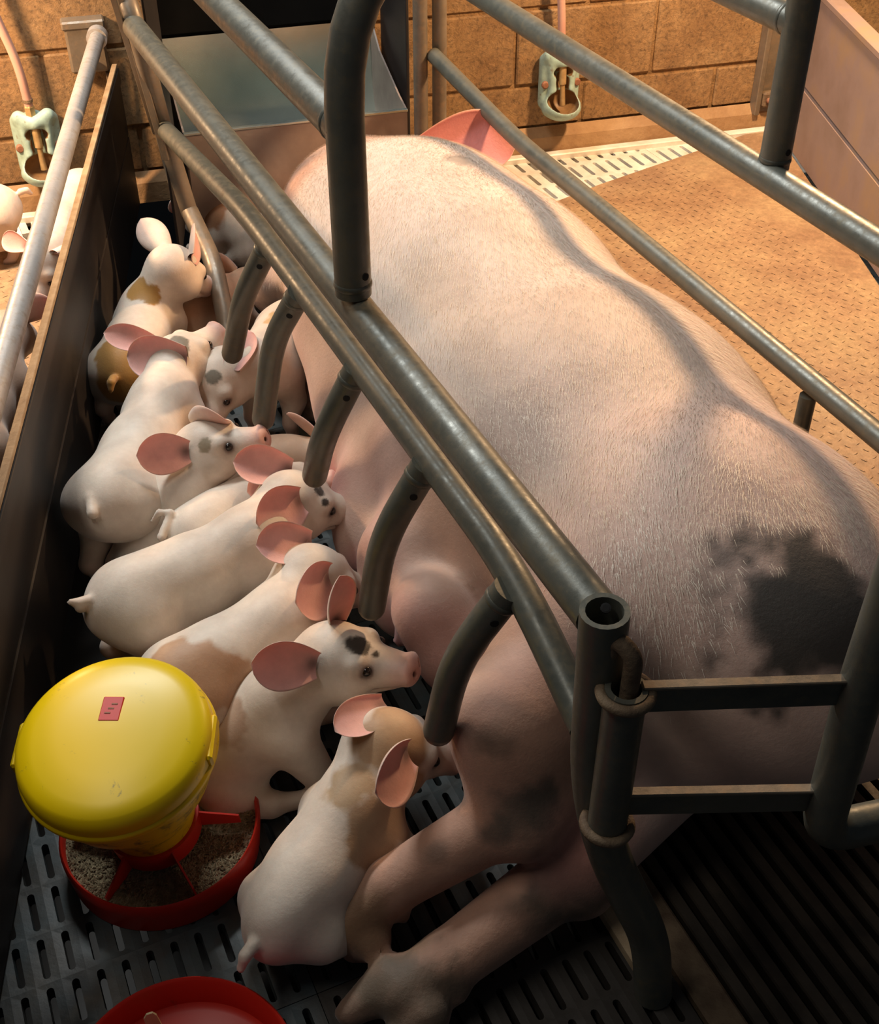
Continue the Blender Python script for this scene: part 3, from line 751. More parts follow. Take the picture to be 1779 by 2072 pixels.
# ================================================================== FEEDER
def tray(root, c, tilt=(0, 0, 1)):
    prof = [(0.0, 0.004), (0.112, 0.004), (0.119, 0.010), (0.1225, 0.050), (0.1255, 0.054), (0.1285, 0.050), (0.1275, 0.034), (0.1235, 0.0), (0.0, 0.0)]
    MB().lathe([(max(r, 0.0005), h) for r, h in prof], c, tilt, 72).build('tray', M['red'], root, True)
FB = U(325, 1668, 0.05)*np.array((1, 1, 0)); FB[2] = 0.001
FA = unit(np.array((-0.052, -0.165, 1.0)))
fd = thing('piglet_feeder', 'yellow piglet feeder with domed lid over a red feed tray', 'feeder', FB)
tray(fd, FB)
V = [FB+np.array((0, 0, 0.040))]; F = []
rings_, seg = 26, 110
for i in range(1, rings_+1):
    for k in range(seg):
        r = 0.1215*i/rings_; a = 2*math.pi*k/seg
        z = 0.034+0.010*math.exp(-(r/0.06)**2)+0.0022*random.random()+0.004*math.sin(a*2+1)*r/0.12
        V.append(FB+np.array((r*math.cos(a), r*math.sin(a), z)))
for k in range(seg):
    k2 = (k+1) % seg; F.append((0, 1+k, 1+k2))
    for i in range(rings_-1): F.append((1+i*seg+k, 1+(i+1)*seg+k, 1+(i+1)*seg+k2, 1+i*seg+k2))
feed = MB().add(V, F).build('feed_bed', M['feed'], fd, True)
# loose pellets on the bed
V = []; F = []
for _ in range(5200):
    r = 0.119*math.sqrt(random.random()); a = random.random()*6.283; z = 0.0352+0.010*math.exp(-(r/0.06)**2)+0.004*math.sin(a*2+1)*r/0.12
    c = FB+np.array((r*math.cos(a), r*math.sin(a), z+0.0012)); t = random.random()*6.283; d = np.array((math.cos(t), math.sin(t), random.uniform(-0.3, 0.3)))*random.uniform(0.0022, 0.0042)
    s_ = np.array((-math.sin(t), math.cos(t), 0))*0.0011; h = np.array((0, 0, 0.0011)); b = len(V)
    V += [c-d-s_, c-d+s_, c-d+h, c+d-s_, c+d+s_, c+d+h]; F += [(b, b+3, b+5, b+2), (b+1, b+2, b+5, b+4), (b, b+2, b+1), (b+3, b+4, b+5)]
put('feed_pellets', raw_mesh('feed_pellets', np.array(V)-FB, F, M['feed'], False), fd, kind='stuff')
def fpt(r, a, h):
    ax = unit(np.cross(FA, (0.13, 1, 0))); ay = np.cross(FA, ax); return FB+FA*h+r*(math.cos(a)*ax+math.sin(a)*ay)
MB().lathe([(0.050, 0.036), (0.052, 0.04), (0.052, 0.070), (0.050, 0.070)], FB, FA, 48).build('feed_ring', M['yellow'], fd, True)
MB().lathe([(0.0535, 0.052), (0.058, 0.052), (0.0605, 0.088), (0.056, 0.088)], FB, FA, 48, True).build('collar', M['red'], fd, True)
hp = MB().lathe([(0.052, 0.075), (0.0565, 0.090), (0.063, 0.120), (0.078, 0.155), (0.096, 0.190), (0.107, 0.222), (0.1105, 0.250), (0.108, 0.254)], FB, FA, 64).build('hopper', M['yellow_dirty'], fd, True)
lid_prof = [(0.1105, 0.247), (0.1172, 0.247), (0.1180, 0.251), (0.1172, 0.255), (0.1150, 0.257), (0.1148, 0.268), (0.1120, 0.277), (0.106, 0.283), (0.09, 0.2885), (0.06, 0.292), (0.03, 0.2935), (0.0005, 0.294)]
lid = MB().lathe(lid_prof, FB, FA, 72).build('lid', M['yellow'], fd, True)
# raised border lugs of the lid (turn-lock tabs)
for a0 in (math.radians(8), math.radians(188)):
    q = fpt(0.1125, a0, 0.262); rad = unit(fpt(0.2, a0, 0.262)-fpt(0.0, a0, 0.262)); tg = np.cross(FA, rad)
    MB().box(q, rad*0.0040, tg*0.030, FA*0.010, 0.003).build('lock_tab', M['yellow'], lid)
sq = fpt(0, 0, 0.2935); ex = unit(np.cross(FA, (0.05, 1, 0))); ey = np.cross(FA, ex)
lab = MB().box(sq+ex*0.004-ey*0.028-FA*0.0008, ex*0.0122, ey*0.0165, FA*0.0018, 0.001).build('red_badge', M['red'], lid)
for k in range(3):
    MB().box(sq+ex*(0.004+0.003*(k-1))+ey*(-0.034+0.006*k)+FA*0.0011, ex*0.0035, ey*0.0009, FA*0.0004).build('embossed_mark', M['bolt'], lab)
for k in range(6):
    a = math.radians(12+60*k)
    pa, pb, pc, pd = fpt(0.057, a, 0.086), fpt(0.108, a, 0.066), fpt(0.108, a, 0.048), fpt(0.057, a, 0.052)
    tg = np.cross(FA, unit(pb-pa))
    MB().prism([pa-tg*0.0013, pb-tg*0.0013, pc-tg*0.0013, pd-tg*0.0013], tg, 0.0026).build('fin', M['red'], fd)
# second tray at the picture's foot
SB = U(365, 2200, 0.05)*np.array((1, 1, 0)); SB[2] = 0.001
sd = thing('feed_tray', 'empty red feed tray holding a cream plastic tongue, bottom edge', 'feed tray', SB)
tray(sd, SB)
MB().lathe([(0.035, 0.005), (0.038, 0.005), (0.036, 0.03), (0.033, 0.03)], SB+np.array((0.0, 0.0, 0)), (0, 0, 1), 36, True).build('centre_ring', M['red'], sd, True)
tp = U(303, 2048, 0.055); tb = U(320, 2085, 0.02)
dv = unit(tb-tp); sv = unit(np.cross(dv, (0.2, -1, 0.8)))
pts = [tp+sv*0.004, tp+dv*0.006+sv*0.0085, tb+dv*0.02+sv*0.012, tb+dv*0.02-sv*0.008, tp+dv*0.006-sv*0.006, tp-sv*0.003]
MB().prism(pts, unit(np.cross(sv, dv)), 0.0025).build('plastic_tongue', M['cream'], sd)

# ================================================================== THE SOW
def sow():
    b = Body(); I = np.array([CA, CN, (0, 0, 1.0)])
    def E(u, v, z, ru, rv, rz, k=0.06, yaw=0.0):
        c_, s_ = math.cos(yaw), math.sin(yaw); R = np.array([CA*c_+CN*s_, -CA*s_+CN*c_, (0, 0, 1.0)])
        b.ell(G(u, v, z), R, (ru, rv, rz), k)
    E(0.955, 0.835, 0.230, 0.32, 0.265, 0.232)            # rump
    E(1.34, 0.830, 0.235, 0.42, 0.305, 0.235)            # loin and belly
    E(1.75, 0.825, 0.240, 0.40, 0.300, 0.240)           # chest
    E(2.00, 0.845, 0.235, 0.28, 0.26, 0.225)            # shoulder
    E(2.20, 0.83, 0.205, 0.24, 0.19, 0.19)             # neck
    b.cap(G(2.25, 0.84, 0.165), G(2.45, 0.81, 0.13), 0.14, 0.105, 0.06)      # head
    b.cap(G(2.45, 0.81, 0.12), G(2.54, 0.76, 0.10), 0.095, 0.070, 0.03)     # snout
    b.cap(G(1.28, 0.66, 0.16), G(1.62, 0.655, 0.16), 0.14, 0.145, 0.08)       # belly side
    b.cap(G(0.78, 0.90, 0.20), G(0.68, 0.90, 0.22), 0.10, 0.05, 0.06)       # tail head
    # upper hind leg
    st, hk = U(1045, 1470, 0.25), U(1040, 1645, 0.165)
    fe, tf = U(785, 1795, 0.092), U(700, 1868, 0.062)
    b.cap(G(0.98, 0.80, 0.29), st, 0.175, 0.078, 0.05)
    b.cap(G(0.90, 0.74, 0.24), hk, 0.13, 0.050, 0.03)
    b.cap(st, hk, 0.075, 0.050, 0.03)
    b.cap(hk, fe, 0.043, 0.034, 0.010)
    b.sph(hk+(CA*-0.008+CN*0.015), 0.047, 0.02)
    b.cap(fe, tf, 0.036, 0.034, 0.008)
    b.cap(tf, U(652, 1915, 0.028), 0.030, 0.016, 0.008); b.cap(tf+np.array((0.028, -0.016, -0.01)), U(715, 1925, 0.024), 0.028, 0.015, 0.006)
    b.cap(fe, U(815, 1850, 0.06), 0.028, 0.012, 0.006)
    # lower hind leg
    h2, f2, t2 = U(1150, 1765, 0.080), U(905, 1948, 0.052), U(818, 2008, 0.042)
    b.cap(G(0.86, 0.72, 0.14), h2, 0.12, 0.052, 0.03)
    b.sph(U(1178, 1785, 0.065), 0.043, 0.02)
    b.cap(h2, f2, 0.046, 0.037, 0.007); b.cap(f2, t2, 0.038, 0.036, 0.006)
    b.cap(t2+np.array((-0.014, 0.012, 0)), U(706, 2050, 0.026), 0.033, 0.017, 0.006); b.cap(t2+np.array((0.024, -0.022, -0.004)), U(800, 2098, 0.024), 0.031, 0.016, 0.005)
    b.cap(f2, U(925, 2010, 0.04), 0.03, 0.014, 0.01)
    # fore legs
    el, kn = U(655, 560, 0.20), U(552, 588, 0.135)
    b.cap(G(1.96, 0.74, 0.25), el, 0.12, 0.070, 0.04); b.cap(el, kn, 0.064, 0.046, 0.02); b.cap(kn, U(600, 660, 0.06), 0.044, 0.032, 0.015)
    b.cap(G(1.84, 0.70, 0.13), U(700, 735, 0.10), 0.09, 0.058, 0.03); b.cap(U(700, 735, 0.10), U(632, 812, 0.058), 0.052, 0.038, 0.015)
    b.cap(U(628, 815, 0.055), U(603, 832, 0.03), 0.034, 0.018, 0.008)
    # udder
    gl = [(765, 800, 0.13, 0.070), (748, 915, 0.13, 0.072), (745, 1000, 0.15, 0.060), (757, 1088, 0.11, 0.064), (812, 1125, 0.17, 0.066),
          (830, 1212, 0.12, 0.062), (866, 1234, 0.185, 0.052), (925, 1325, 0.13, 0.058)]
    for x, y, z, r in gl: b.sph(U(x, y, z), r, 0.05)
    teats = [((712, 1006, 0.15), (692, 1014, 0.145)), ((842, 1258, 0.155), (806, 1298, 0.115)), ((752, 1150, 0.11), (735, 1172, 0.09)), ((892, 1352, 0.10), (874, 1376, 0.08)), ((690, 960, 0.12), (672, 975, 0.11))]
    for p, q in teats: b.cap(U(*p), U(*q), 0.022, 0.0085, 0.018)
    # flank hollow in front of the thigh, groin, crease behind the shoulder
    b.cut(G(1.14, 0.50, 0.47), I, (0.05, 0.13, 0.05), 0.06)
    b.cut(U(965, 1440, 0.16), I, (0.06, 0.03, 0.07), 0.03)
    V, F = b.polygonise(0.0068, floor=0.0035)
    # ---------------- colour
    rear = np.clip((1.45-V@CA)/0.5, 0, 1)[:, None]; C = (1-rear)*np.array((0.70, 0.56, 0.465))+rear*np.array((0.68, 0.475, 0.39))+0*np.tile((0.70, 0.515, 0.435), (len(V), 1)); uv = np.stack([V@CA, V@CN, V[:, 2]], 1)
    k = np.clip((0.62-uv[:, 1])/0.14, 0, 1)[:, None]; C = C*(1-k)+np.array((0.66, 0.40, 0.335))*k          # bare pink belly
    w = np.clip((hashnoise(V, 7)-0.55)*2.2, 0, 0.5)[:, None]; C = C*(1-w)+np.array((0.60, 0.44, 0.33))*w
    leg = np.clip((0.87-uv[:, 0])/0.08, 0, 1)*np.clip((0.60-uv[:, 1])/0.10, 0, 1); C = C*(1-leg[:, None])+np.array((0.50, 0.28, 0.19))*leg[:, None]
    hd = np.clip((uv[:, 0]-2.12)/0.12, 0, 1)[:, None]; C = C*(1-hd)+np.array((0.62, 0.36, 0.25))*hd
    dk = (0.060, 0.049, 0.040)
    for x, y, z, r in ((1625, 1225, 0.42, 0.085), (1690, 1260, 0.38, 0.07), (1600, 1300, 0.40, 0.05), (1570, 1185, 0.43, 0.035)):
        C = paint(C, V, pick(V, x, y), r, dk, 0.7, 1.0, 26, 0.95)
    for x, y, z, r in ((1075, 1640, 0.21, 0.034), (1100, 1640, 0.20, 0.024), (1010, 1690, 0.19, 0.018)):
        C = paint(C, V, pick(V, x, y), r, (0.13, 0.10, 0.075), 0.8, 0.8, 40, 0.8)
    for x, y, z, r, a in ((1185, 1775, 0.09, 0.055, 0.85), (1120, 1830, 0.07, 0.04, 0.7), (1000, 1500, 0.33, 0.02, 0.5), (930, 1620, 0.2, 0.016, 0.6), (880, 1720, 0.12, 0.014, 0.5),
                          (545, 600, 0.17, 0.03, 0.6), (605, 832, 0.03, 0.03, 0.9), (930, 318, 0.43, 0.03, 0.6), (700, 770, 0.15, 0.02, 0.5), (960, 1500, 0.25, 0.016, 0.5)):
        C = paint(C, V, pick(V, x, y), r, (0.07, 0.055, 0.04), 0.9, 0.8, 45, a)
    for x, y, z, r in ((690, 1890, 0.04, 0.05), (735, 1890, 0.04, 0.04), (830, 1890, 0.05, 0.03)): C = paint(C, V, pick(V, x, y), r, (0.26, 0.15, 0.08), 0.8, 0.6, 40, 0.8)
    for x, y, z, r in ((730, 2050, 0.03, 0.05), (820, 2060, 0.03, 0.06), (900, 2010, 0.04, 0.04), (770, 2000, 0.05, 0.025)): C = paint(C, V, pick(V, x, y), r, (0.12, 0.085, 0.055), 0.9, 0.9, 50, 0.75)
    for p, q in teats: C = paint(C, V, (U(*p)*0.4+U(*q)*0.6), 0.040, (0.68, 0.27, 0.27), 1.2, 0.2, 20, 0.8)
    C = paint(C, V, U(1170, 1690, 0.15), 0.06, (0.62, 0.27, 0.22), 1.0, 0.3, 12, 0.6)
    C = paint(C, V, U(960, 1440, 0.15), 0.06, (0.62, 0.22, 0.2), 1.0, 0.3, 12, 0.6)
    # ---------------- ear, part of the same body
    eb, et = U(846, 318, 0.335), U(1040, 275, 0.345)
    LV, LF, inn = leaf(eb, et, (0.05, -0.75, 0.55), 0.14, 0.35, 0.006, fold=0.05)
    lc = np.array([(0.60, 0.22, 0.20) if i and abs(a) < 0.9 and s < 0.95 else (0.66, 0.36, 0.28) for i, s, a in inn])
    eb2, et2 = U(700, 395, 0.20), U(605, 420, 0.12)
    LV2, LF2, inn2 = leaf(eb2, et2, (-0.4, -0.5, 0.75), 0.13, 0.25, 0.007)
    n0 = len(V); Fq = [F, LF+n0]; V2 = np.concatenate([V, LV]); C2 = np.concatenate([C, lc])
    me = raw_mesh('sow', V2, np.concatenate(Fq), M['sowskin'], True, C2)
    o = put('sow', me, None, label='large pink-white sow lying on her side inside the crate', category='pig')
    # ---------------- bristles
    A = V[F[:, 0]]; Bv = V[F[:, 1]]; Cv = V[F[:, 2]]; N = np.cross(Bv-A, Cv-A); ar = np.linalg.norm(N, axis=1); N = N/np.maximum(ar, 1e-12)[:, None]
    fc = (A+Cv)/2; fu = np.stack([fc@CA, fc@CN, fc[:, 2]], 1)
    wgt = ar*np.clip((fu[:, 1]-0.55)/0.12, 0, 1)*np.clip((fu[:, 2]-0.08)/0.1, 0, 1)*(0.35+hashnoise(fc, 9))*np.clip((fu[:, 0]-0.75)/0.1, 0, 1)
    wgt = wgt*np.clip((C[F[:, 0]].sum(1)-0.8)*3, 0, 1)*(1+1.0*np.clip((fu[:, 1]-0.85)/0.2, 0, 1))
    cdf = np.cumsum(wgt); cdf /= cdf[-1]; n = 120000
    ii = np.searchsorted(cdf, RNG.random(n)); r1 = RNG.random((n, 1)); r2 = RNG.random((n, 1))
    P = (A[ii]*(1-r1)+Bv[ii]*r1)*(1-r2)+(V[F[ii, 3]]*(1-r1)+Cv[ii]*r1)*r2
    Nn = N[ii]; vv = (P@CN)[:, None]
    flow = -CA*1.0+CN*(np.where(vv > 0.95, 0.5, -0.45))+np.array((0, 0, -0.15))+RNG.normal(0, 0.16, (n, 3))
    fl = hashnoise(P, 6)[:, None]-0.5; flow = flow+CN*fl*0.9
    flow = flow-Nn*(flow*Nn).sum(1)[:, None]; flow /= np.linalg.norm(flow, axis=1)[:, None]
    L = RNG.uniform(0.010, 0.023, (n, 1)); d = flow*0.965+Nn*0.20
    sd_ = np.cross(flow, Nn); w = 0.00030
    HV = np.empty((n*3, 3)); HV[0::3] = P-sd_*w-Nn*0.001; HV[1::3] = P+sd_*w-Nn*0.001; HV[2::3] = P+d*L
    put('bristles', raw_mesh('bristles', HV, np.arange(n*3).reshape(-1, 3), M['hair'], False), o, kind='stuff')
    return o
sow()

# ================================================================== PIGLETS
SKIN = np.array((0.74, 0.635, 0.53)); PINK = np.array((0.76, 0.39, 0.335)); TAN = (0.42, 0.22, 0.055)
def piglet(label, R, S, H, T, s=1.0, ears=None, tail=None, spots=(), lie=False, rb=0.060, skin=SKIN, roll=0.0, legs=True, hlen=0.101, lmin=0.15, smin=0.100):
    R, S, H, T = (U(*q) if len(q) == 3 else np.asarray(q) for q in (R, S, H, T))
    T = H+unit(T-H)*hlen*s
    ax0 = unit(R-S); L0 = np.linalg.norm(R-S)
    if np.linalg.norm(S-H) < smin*s: S2 = H+unit(S-H)*smin*s; R = R+(S2-S); S = S2
    if np.linalg.norm(R-S) < lmin*s: R = S+unit(R-S)*lmin*s
    b = Body(); f = unit(T-H); up = np.array((0, 0, 1.0)); up = unit(up-f*np.dot(up, f)); sd = np.cross(f, up)
    if roll: up, sd = up*math.cos(roll)+sd*math.sin(roll), sd*math.cos(roll)-up*math.sin(roll)
    HR = np.array([f, sd, up]); r = rb*s
    fw = S-R; L = np.linalg.norm(fw); fw = fw/L; lat = unit(np.cross(fw, (0, 0, 1))); dz = np.array((0, 0, 1.0))
    Mi = (R+S)/2
    BR = np.array([fw, lat, np.cross(lat, fw)])
    b.ell(R+fw*0.01, BR, (0.078*s, r*0.98, r*1.05), 0.02)
    b.ell(Mi-dz*0.006*s, BR, (L*0.5, r*1.03, r*1.08), 0.03)
    b.ell(S, BR, (0.074*s, r*0.94, r*1.08), 0.025)
    b.cap(S+dz*0.004*s, H-f*0.012*s, r*0.80, 0.041*s, 0.022)
    b.ell(H, HR, (0.055*s, 0.046*s, 0.049*s), 0.02)
    b.cap(H+f*0.030*s-up*0.006*s, T-f*0.014*s-up*0.003*s, 0.036*s, 0.0215*s, 0.015)
    b.ell(T-f*0.005*s, HR, (0.0085*s, 0.0235*s, 0.0215*s), 0.005)
    b.cap(H+f*0.012*s-up*0.024*s, T-f*0.034*s-up*0.015*s, 0.027*s, 0.0135*s, 0.012)
    for q in (-1, 1):
        b.sph(H+f*0.016*s-up*0.014*s+q*sd*0.026*s, 0.027*s, 0.015)
        b.sph(H+f*0.036*s+up*0.020*s+q*sd*0.024*s, 0.0135*s, 0.010)
        b.cut(T+f*0.004*s+q*sd*0.0085*s+up*0.001*s, HR, (0.009*s, 0.0040*s, 0.0048*s), 0.002)
    # mouth slit
    for q in (-1, 1):
        b.cut(T-f*0.040*s-up*0.0175*s+q*sd*0.020*s, HR, (0.024*s, 0.008*s, 0.0022*s), 0.004)
    # legs
    if legs and not lie:
        for q in (-1, 1):
            hx = lat*q
            hf = np.array((fw[0], fw[1], 0)); hf = unit(hf)
            p0 = R+hx*0.034*s-dz*0.012*s; p1 = R+hx*0.044*s+hf*0.026*s; p1[2] = max(0.075*s, R[2]-0.075*s)
            p2 = R+hx*0.044*s-hf*0.030*s; p2[2] = 0.052*s; p3 = R+hx*0.044*s-hf*0.012*s; p3[2] = 0.013*s
            b.cap(p0, p1, 0.046*s, 0.031*s, 0.025); b.cap(p1, p2, 0.029*s, 0.0165*s, 0.014); b.cap(p2, p3, 0.0155*s, 0.0115*s, 0.008)
            b.cap(p3, p3+hf*0.014*s-dz*0.003*s, 0.0115*s, 0.008*s, 0.003)
            p0 = S+hx*0.036*s-dz*0.02*s; p1 = S+hx*0.042*s-hf*0.012*s; p1[2] = max(0.07*s, S[2]-0.08*s)
            p2 = S+hx*0.040*s+hf*0.006*s; p2[2] = 0.048*s; p3 = S+hx*0.040*s; p3[2] = 0.013*s
            b.cap(p0, p1, 0.036*s, 0.024*s, 0.022); b.cap(p1, p2, 0.022*s, 0.015*s, 0.012); b.cap(p2, p3, 0.014*s, 0.0115*s, 0.008)
            b.cap(p3, p3+hf*0.014*s-dz*0.003*s, 0.0115*s, 0.008*s, 0.003)
    elif legs:
        hf = unit(np.array((fw[0], fw[1], 0)))
        for base_, k_ in ((R, 0.05), (S, 0.04)):
            for q in (-1, 1):
                p0 = base_+lat*q*0.04*s-dz*0.02*s; p1 = base_+lat*q*0.062*s+hf*k_*s; p1[2] = 0.024*s
                p2 = p1+hf*0.05*s; p2[2] = 0.014*s
                b.cap(p0, p1, 0.034*s, 0.018*s, 0.02); b.cap(p1, p2, 0.015*s, 0.0105*s, 0.008)
    # tail
    tb = R-fw*(0.070*s)+dz*0.030*s
    if tail is None: tl = [tb, tb-fw*0.014*s+dz*0.002*s, tb-fw*0.023*s-dz*0.008*s]
    else: tl = [tb]+[U(*q) for q in tail]
    for i in range(len(tl)-1): b.cap(tl[i], tl[i+1], (0.0085-0.0016*i)*s, (0.0069-0.0016*i)*s, 0.005)
    V, F = b.polygonise(0.0036, floor=0.0015)
    # colour
    C = np.tile(skin, (len(V), 1))
    w = np.clip((hashnoise(V, 16)-0.5)*1.2, 0, 0.35)[:, None]; C = C*(1-w)+(skin*np.array((0.92, 0.80, 0.74)))*w
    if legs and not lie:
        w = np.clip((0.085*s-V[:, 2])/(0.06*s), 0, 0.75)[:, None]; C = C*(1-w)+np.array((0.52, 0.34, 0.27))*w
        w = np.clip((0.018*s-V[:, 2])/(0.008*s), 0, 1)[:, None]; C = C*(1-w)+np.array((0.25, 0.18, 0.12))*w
    for i, q in enumerate(spots):
        col = q[4] if len(q) > 4 else TAN; C = paint(C, V, pick(V, q[0], q[1]), q[3], col, 0.22, 0.5)
    fd_ = (V-H)@f; near = np.linalg.norm(V-H-np.clip(fd_, 0, 0.2)[:, None]*f, axis=1) < 0.06*s
    w = (np.clip((fd_-0.062*s)/(0.045*s), 0, 1)*near*0.85)[:, None]; C = C*(1-w)+PINK*w
    for q in (-1, 1):
        C = paint(C, V, T+f*0.001*s+q*sd*0.0085*s, 0.0042*s, (0.12, 0.04, 0.035), 0.5, 0.0)
    # eyes
    eyes = []
    for q in (-1, 1):
        p = H+f*0.040*s+up*0.010*s; dr = unit(q*sd+0.35*f+0.15*up); tt = np.linspace(0.015, 0.07, 120)*s
        val = b.value(p+dr*tt[:, None]); k = int(np.argmax(val > 0)); e = p+dr*tt[k]
        C = paint(C, V, e, 0.0145*s, (0.30, 0.21, 0.165), 0.8, 0.3, 120, 0.55)
        C = paint(C, V, e, 0.0088*s, (0.10, 0.06, 0.05), 0.5, 0.2, 150, 0.9)
        eyes.append(e-dr*0.0030*s)
    # ears
    if ears is None: ears = [(-1, None), (1, None)]
    AV, AF, AC = [V], [F], [C]; n0 = len(V); eps = []
    for e in ears:
        q, tip = e[0], e[1]; nr = e[2] if len(e) > 2 else None; wd = e[3] if len(e) > 3 else 0.060
        eb = H-f*0.012*s+up*0.034*s+q*sd*0.034*s
        if tip is not None and tip[0] == 'h':
            eb = eb+q*sd*0.008*s; et = eb+unit(f*tip[1]+q*sd*tip[2]+up*tip[3])*tip[4]*s
            if nr is not None: nr = f*nr[0]+q*sd*nr[1]+up*nr[2]
        else: et = eb+unit(q*sd*0.85+up*0.45-f*0.45)*0.078*s if tip is None else U(*tip)
        el_ = np.linalg.norm(et-eb); et = eb+unit(et-eb)*min(max(el_, 0.078*s), 0.098*s)
        nr = (f*0.8+q*sd*0.15+up*0.3) if nr is None else np.asarray(nr, float)
        eb = eb-unit(et-eb)*0.006*s+unit(nr)*0.006*s; et = et+unit(nr)*0.012*s
        eps += [eb, et]
        LV, LF, inn = leaf(eb, et, nr, wd*s, 0.42, 0.0032)
        lc = np.empty((len(LV), 3))
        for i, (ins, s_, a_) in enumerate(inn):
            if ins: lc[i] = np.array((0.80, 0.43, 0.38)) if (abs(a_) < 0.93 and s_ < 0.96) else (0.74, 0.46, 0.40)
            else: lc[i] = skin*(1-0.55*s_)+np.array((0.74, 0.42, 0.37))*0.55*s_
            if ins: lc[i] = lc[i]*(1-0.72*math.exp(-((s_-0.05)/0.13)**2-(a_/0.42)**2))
        AV.append(LV); AF.append(LF+n0); AC.append(lc); n0 += len(LV)
    V = np.concatenate(AV); F = np.concatenate(AF); C = np.concatenate(AC)
    org = np.array((Mi[0], Mi[1], 0.0))
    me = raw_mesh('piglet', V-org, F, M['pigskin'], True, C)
    o = put('piglet', me, None, org, None, label, 'piglet', 'suckling piglets around the sow')
    for e in eyes: MB().sphere(e, 0.0068*s, 14, 10).build('eye', M['eye'], o, True)
    print('piglet', label[:34], 'len %.3f' % L, 'sh-head %.3f' % np.linalg.norm(H-S), 'R', PX(R), 'S', PX(S), 'H', PX(H), 'T', PX(T), 'tail', PX(tb), 'ears', [PX(q_) for q_ in eps])
    return o
GREY = (0.20, 0.18, 0.14); BLK = (0.055, 0.042, 0.032)
piglet('white piglet with tan patches on back and rump, beside the dark divider', (283, 700, .165), (328, 592, .175), (352, 550, .215), (408, 574, .160),
       ears=[(-1, (287, 445, .28), (-0.3, 0.7, -0.2)), (1, (380, 475, .27), (0.9, 0.3, 0.1))], 
       spots=[(275, 580, 0, .026), (300, 592, 0, .020), (225, 720, 0, .045), (235, 775, 0, .055), (270, 790, 0, .04)], s=1.06)
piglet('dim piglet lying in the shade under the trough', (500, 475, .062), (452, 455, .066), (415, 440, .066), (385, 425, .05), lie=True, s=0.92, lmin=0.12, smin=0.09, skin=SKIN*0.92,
       spots=[(425, 420, .11, .05, (0.40, 0.2, 0.1))])
piglet('tan-backed piglet lying low behind the crate front post', (398, 652, .072), (452, 612, .072), (500, 582, .07), (545, 552, .05), lie=True, skin=np.array((0.50, 0.32, 0.21)), s=0.9, lmin=0.11, smin=0.09)
piglet('piglet facing the camera with grey brow spot, behind the second finger bar', (590, 668, .17), (535, 735, .17), (447, 765, .165), (425, 850, .12),
       ears=[(-1, (505, 672, .235), (-0.2, -0.85, 0.4)), (1, (395, 690, .19))], spots=[(560, 640, 0, .026, (0.60, 0.40, 0.20)), (427, 757, .205, .014, GREY)], s=1.0, lmin=0.115, smin=0.09)
piglet('white piglet with muzzle raised, back turned, stub tail near the divider', (230, 1010, .17), (330, 830, .175), (362, 735, .20), (445, 668, .215),
       ears=[(1, (262, 722, .225), (-0.1, -0.85, 0.5), 0.072), (-1, (246, 684, .25), (0.0, -0.7, 0.7), 0.045)], tail=[(184, 1006, .21), (172, 1022, .19)],
       spots=[(358, 685, .25, .016, GREY), (375, 700, .24, .010, GREY)], s=1.08)
piglet('white piglet looking up to the right with dirty eye patches', (352, 1050, .11), (380, 985, .155), (420, 912, .195), (508, 890, .22),
       ears=[(1, ('h', -0.70, 0.52, 0.50, 0.078), (0.45, 0.75, 0.35), 0.066), (-1, (440, 860, .25), (0.2, 0.6, 0.4))], spots=[(408, 900, .23, .012, (0.34, 0.27, 0.18))], s=1.02, lmin=0.11)
piglet('tan-rumped piglet lying against the udder behind the third finger bar', (548, 945, .075), (622, 935, .08), (675, 925, .09), (720, 900, .10), lie=True, s=0.9, skin=np.array((0.62, 0.44, 0.31)), lmin=0.1)
piglet('small piglet with curled tail, half hidden behind the long white one', (430, 1062, .125), (520, 1018, .12), (575, 985, .12), (650, 975, .13), s=0.86,
       tail=[(345, 1038, .175), (322, 1036, .18), (306, 1056, .165)], ears=[(1, (455, 1010, .20)), (-1, (560, 950, .17))], lmin=0.11)
piglet('long white piglet suckling with both ears back and straight tail out', (268, 1217, .165), (505, 1108, .17), (596, 1018, .185), (690, 1030, .160),
       ears=[(1, ('h', -0.80, 0.50, -0.20, 0.080), (0.25, 0.75, 0.55), 0.078), (-1, (478, 938, .245), (-0.2, -0.6, 0.7), 0.062)], tail=[(178, 1215, .20), (143, 1219, .205)],
       spots=[(655, 990, .215, .009, BLK), (663, 1010, .205, .006, BLK), (645, 985, 0, .005, BLK)], s=1.04)
piglet('pale piglet lying low between the two suckling ones', (400, 1298, .066), (520, 1245, .068), (600, 1190, .065), (660, 1155, .055), lie=True, skin=SKIN*0.96, s=0.82, lmin=0.13)
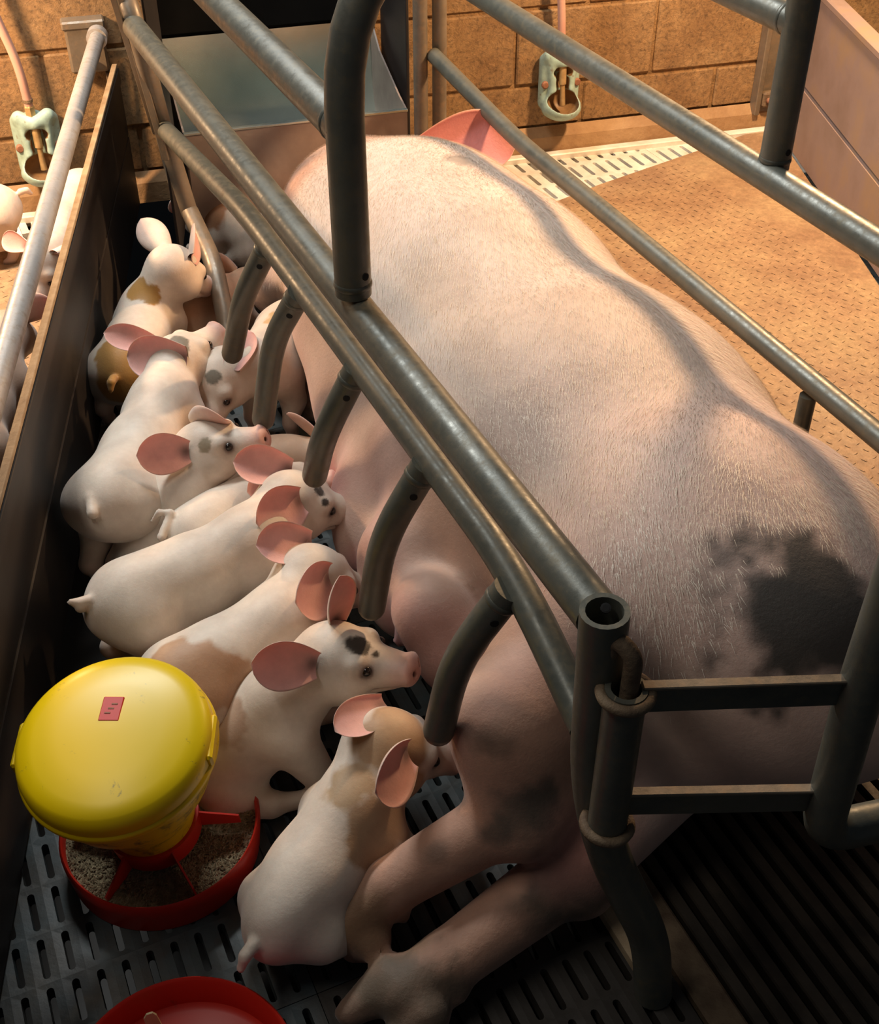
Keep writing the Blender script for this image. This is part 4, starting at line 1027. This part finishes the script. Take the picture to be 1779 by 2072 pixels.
piglet('suckling piglet with reddish flank, between the yellow feeder and finger bar', (392, 1362, .16), (575, 1255, .165), (634, 1172, .18), (725, 1192, .14),
       ears=[(1, ('h', -0.72, 0.58, -0.15, 0.082), (0.25, 0.75, 0.55), 0.080), (-1, (536, 1106, .24), (-0.2, -0.6, 0.7), 0.062)], spots=[(455, 1375, .14, .05, (0.50, 0.29, 0.17)), (345, 1320, .19, .03, (0.5, 0.3, 0.18))], s=1.04, lmin=0.14, smin=0.095)
piglet('piglet with black forehead spots and pink snout raised, right of the feeder', (508, 1482, .10), (588, 1408, .15), (684, 1335, .19), (805, 1350, .20),
       ears=[(1, ('h', -0.66, 0.50, 0.42, 0.076), (0.42, 0.75, 0.40), 0.064), (-1, (676, 1196, .28), (0.6, -0.5, 0.5), 0.050)],
       spots=[(722, 1296, .245, .014, BLK), (738, 1300, .24, .012, BLK), (735, 1313, .235, .007, BLK), (764, 1316, .232, .005, BLK), (440, 1460, .19, .04, (0.52, 0.36, 0.26))], s=1.06, lmin=0.115, smin=0.092, lie=True, rb=0.052)
piglet('tan-headed piglet with round white rump beside the hind trotters', (602, 1818, .09), (715, 1650, .125), (785, 1515, .165), (890, 1528, .125),
       ears=[(1, ('h', -0.70, 0.60, -0.15, 0.076), (0.25, 0.75, 0.55), 0.072), (-1, (692, 1478, .22), (-0.1, -0.5, 0.8), 0.05)], 
       spots=[(800, 1480, .20, .05, (0.46, 0.29, 0.16)), (830, 1620, .15, .05, (0.46, 0.29, 0.17)), (700, 1580, .20, .03, (0.50, 0.34, 0.2)), (770, 1690, .12, .04, (0.45, 0.28, 0.16))], s=1.06, lie=True, rb=0.054, lmin=0.12, smin=0.085)
piglet('piglet glowing under the heat lamp beyond the left divider', (165, 395, .15), (125, 470, .16), (98, 525, .185), (78, 610, .12),
       ears=[(-1, (150, 480, .22)), (1, (12, 484, .21), (-0.1, -0.8, 0.5), 0.045)])
piglet('brown-shaded piglet at the left edge beyond the divider', (-75, 900, .15), (-20, 760, .16), (15, 680, .17), (45, 600, .12), skin=np.array((0.50, 0.34, 0.25)))
piglet('pale piglet rump by the wall at the left edge', (-85, 425, .13), (-170, 440, .13), (-220, 420, .14), (-270, 400, .12))
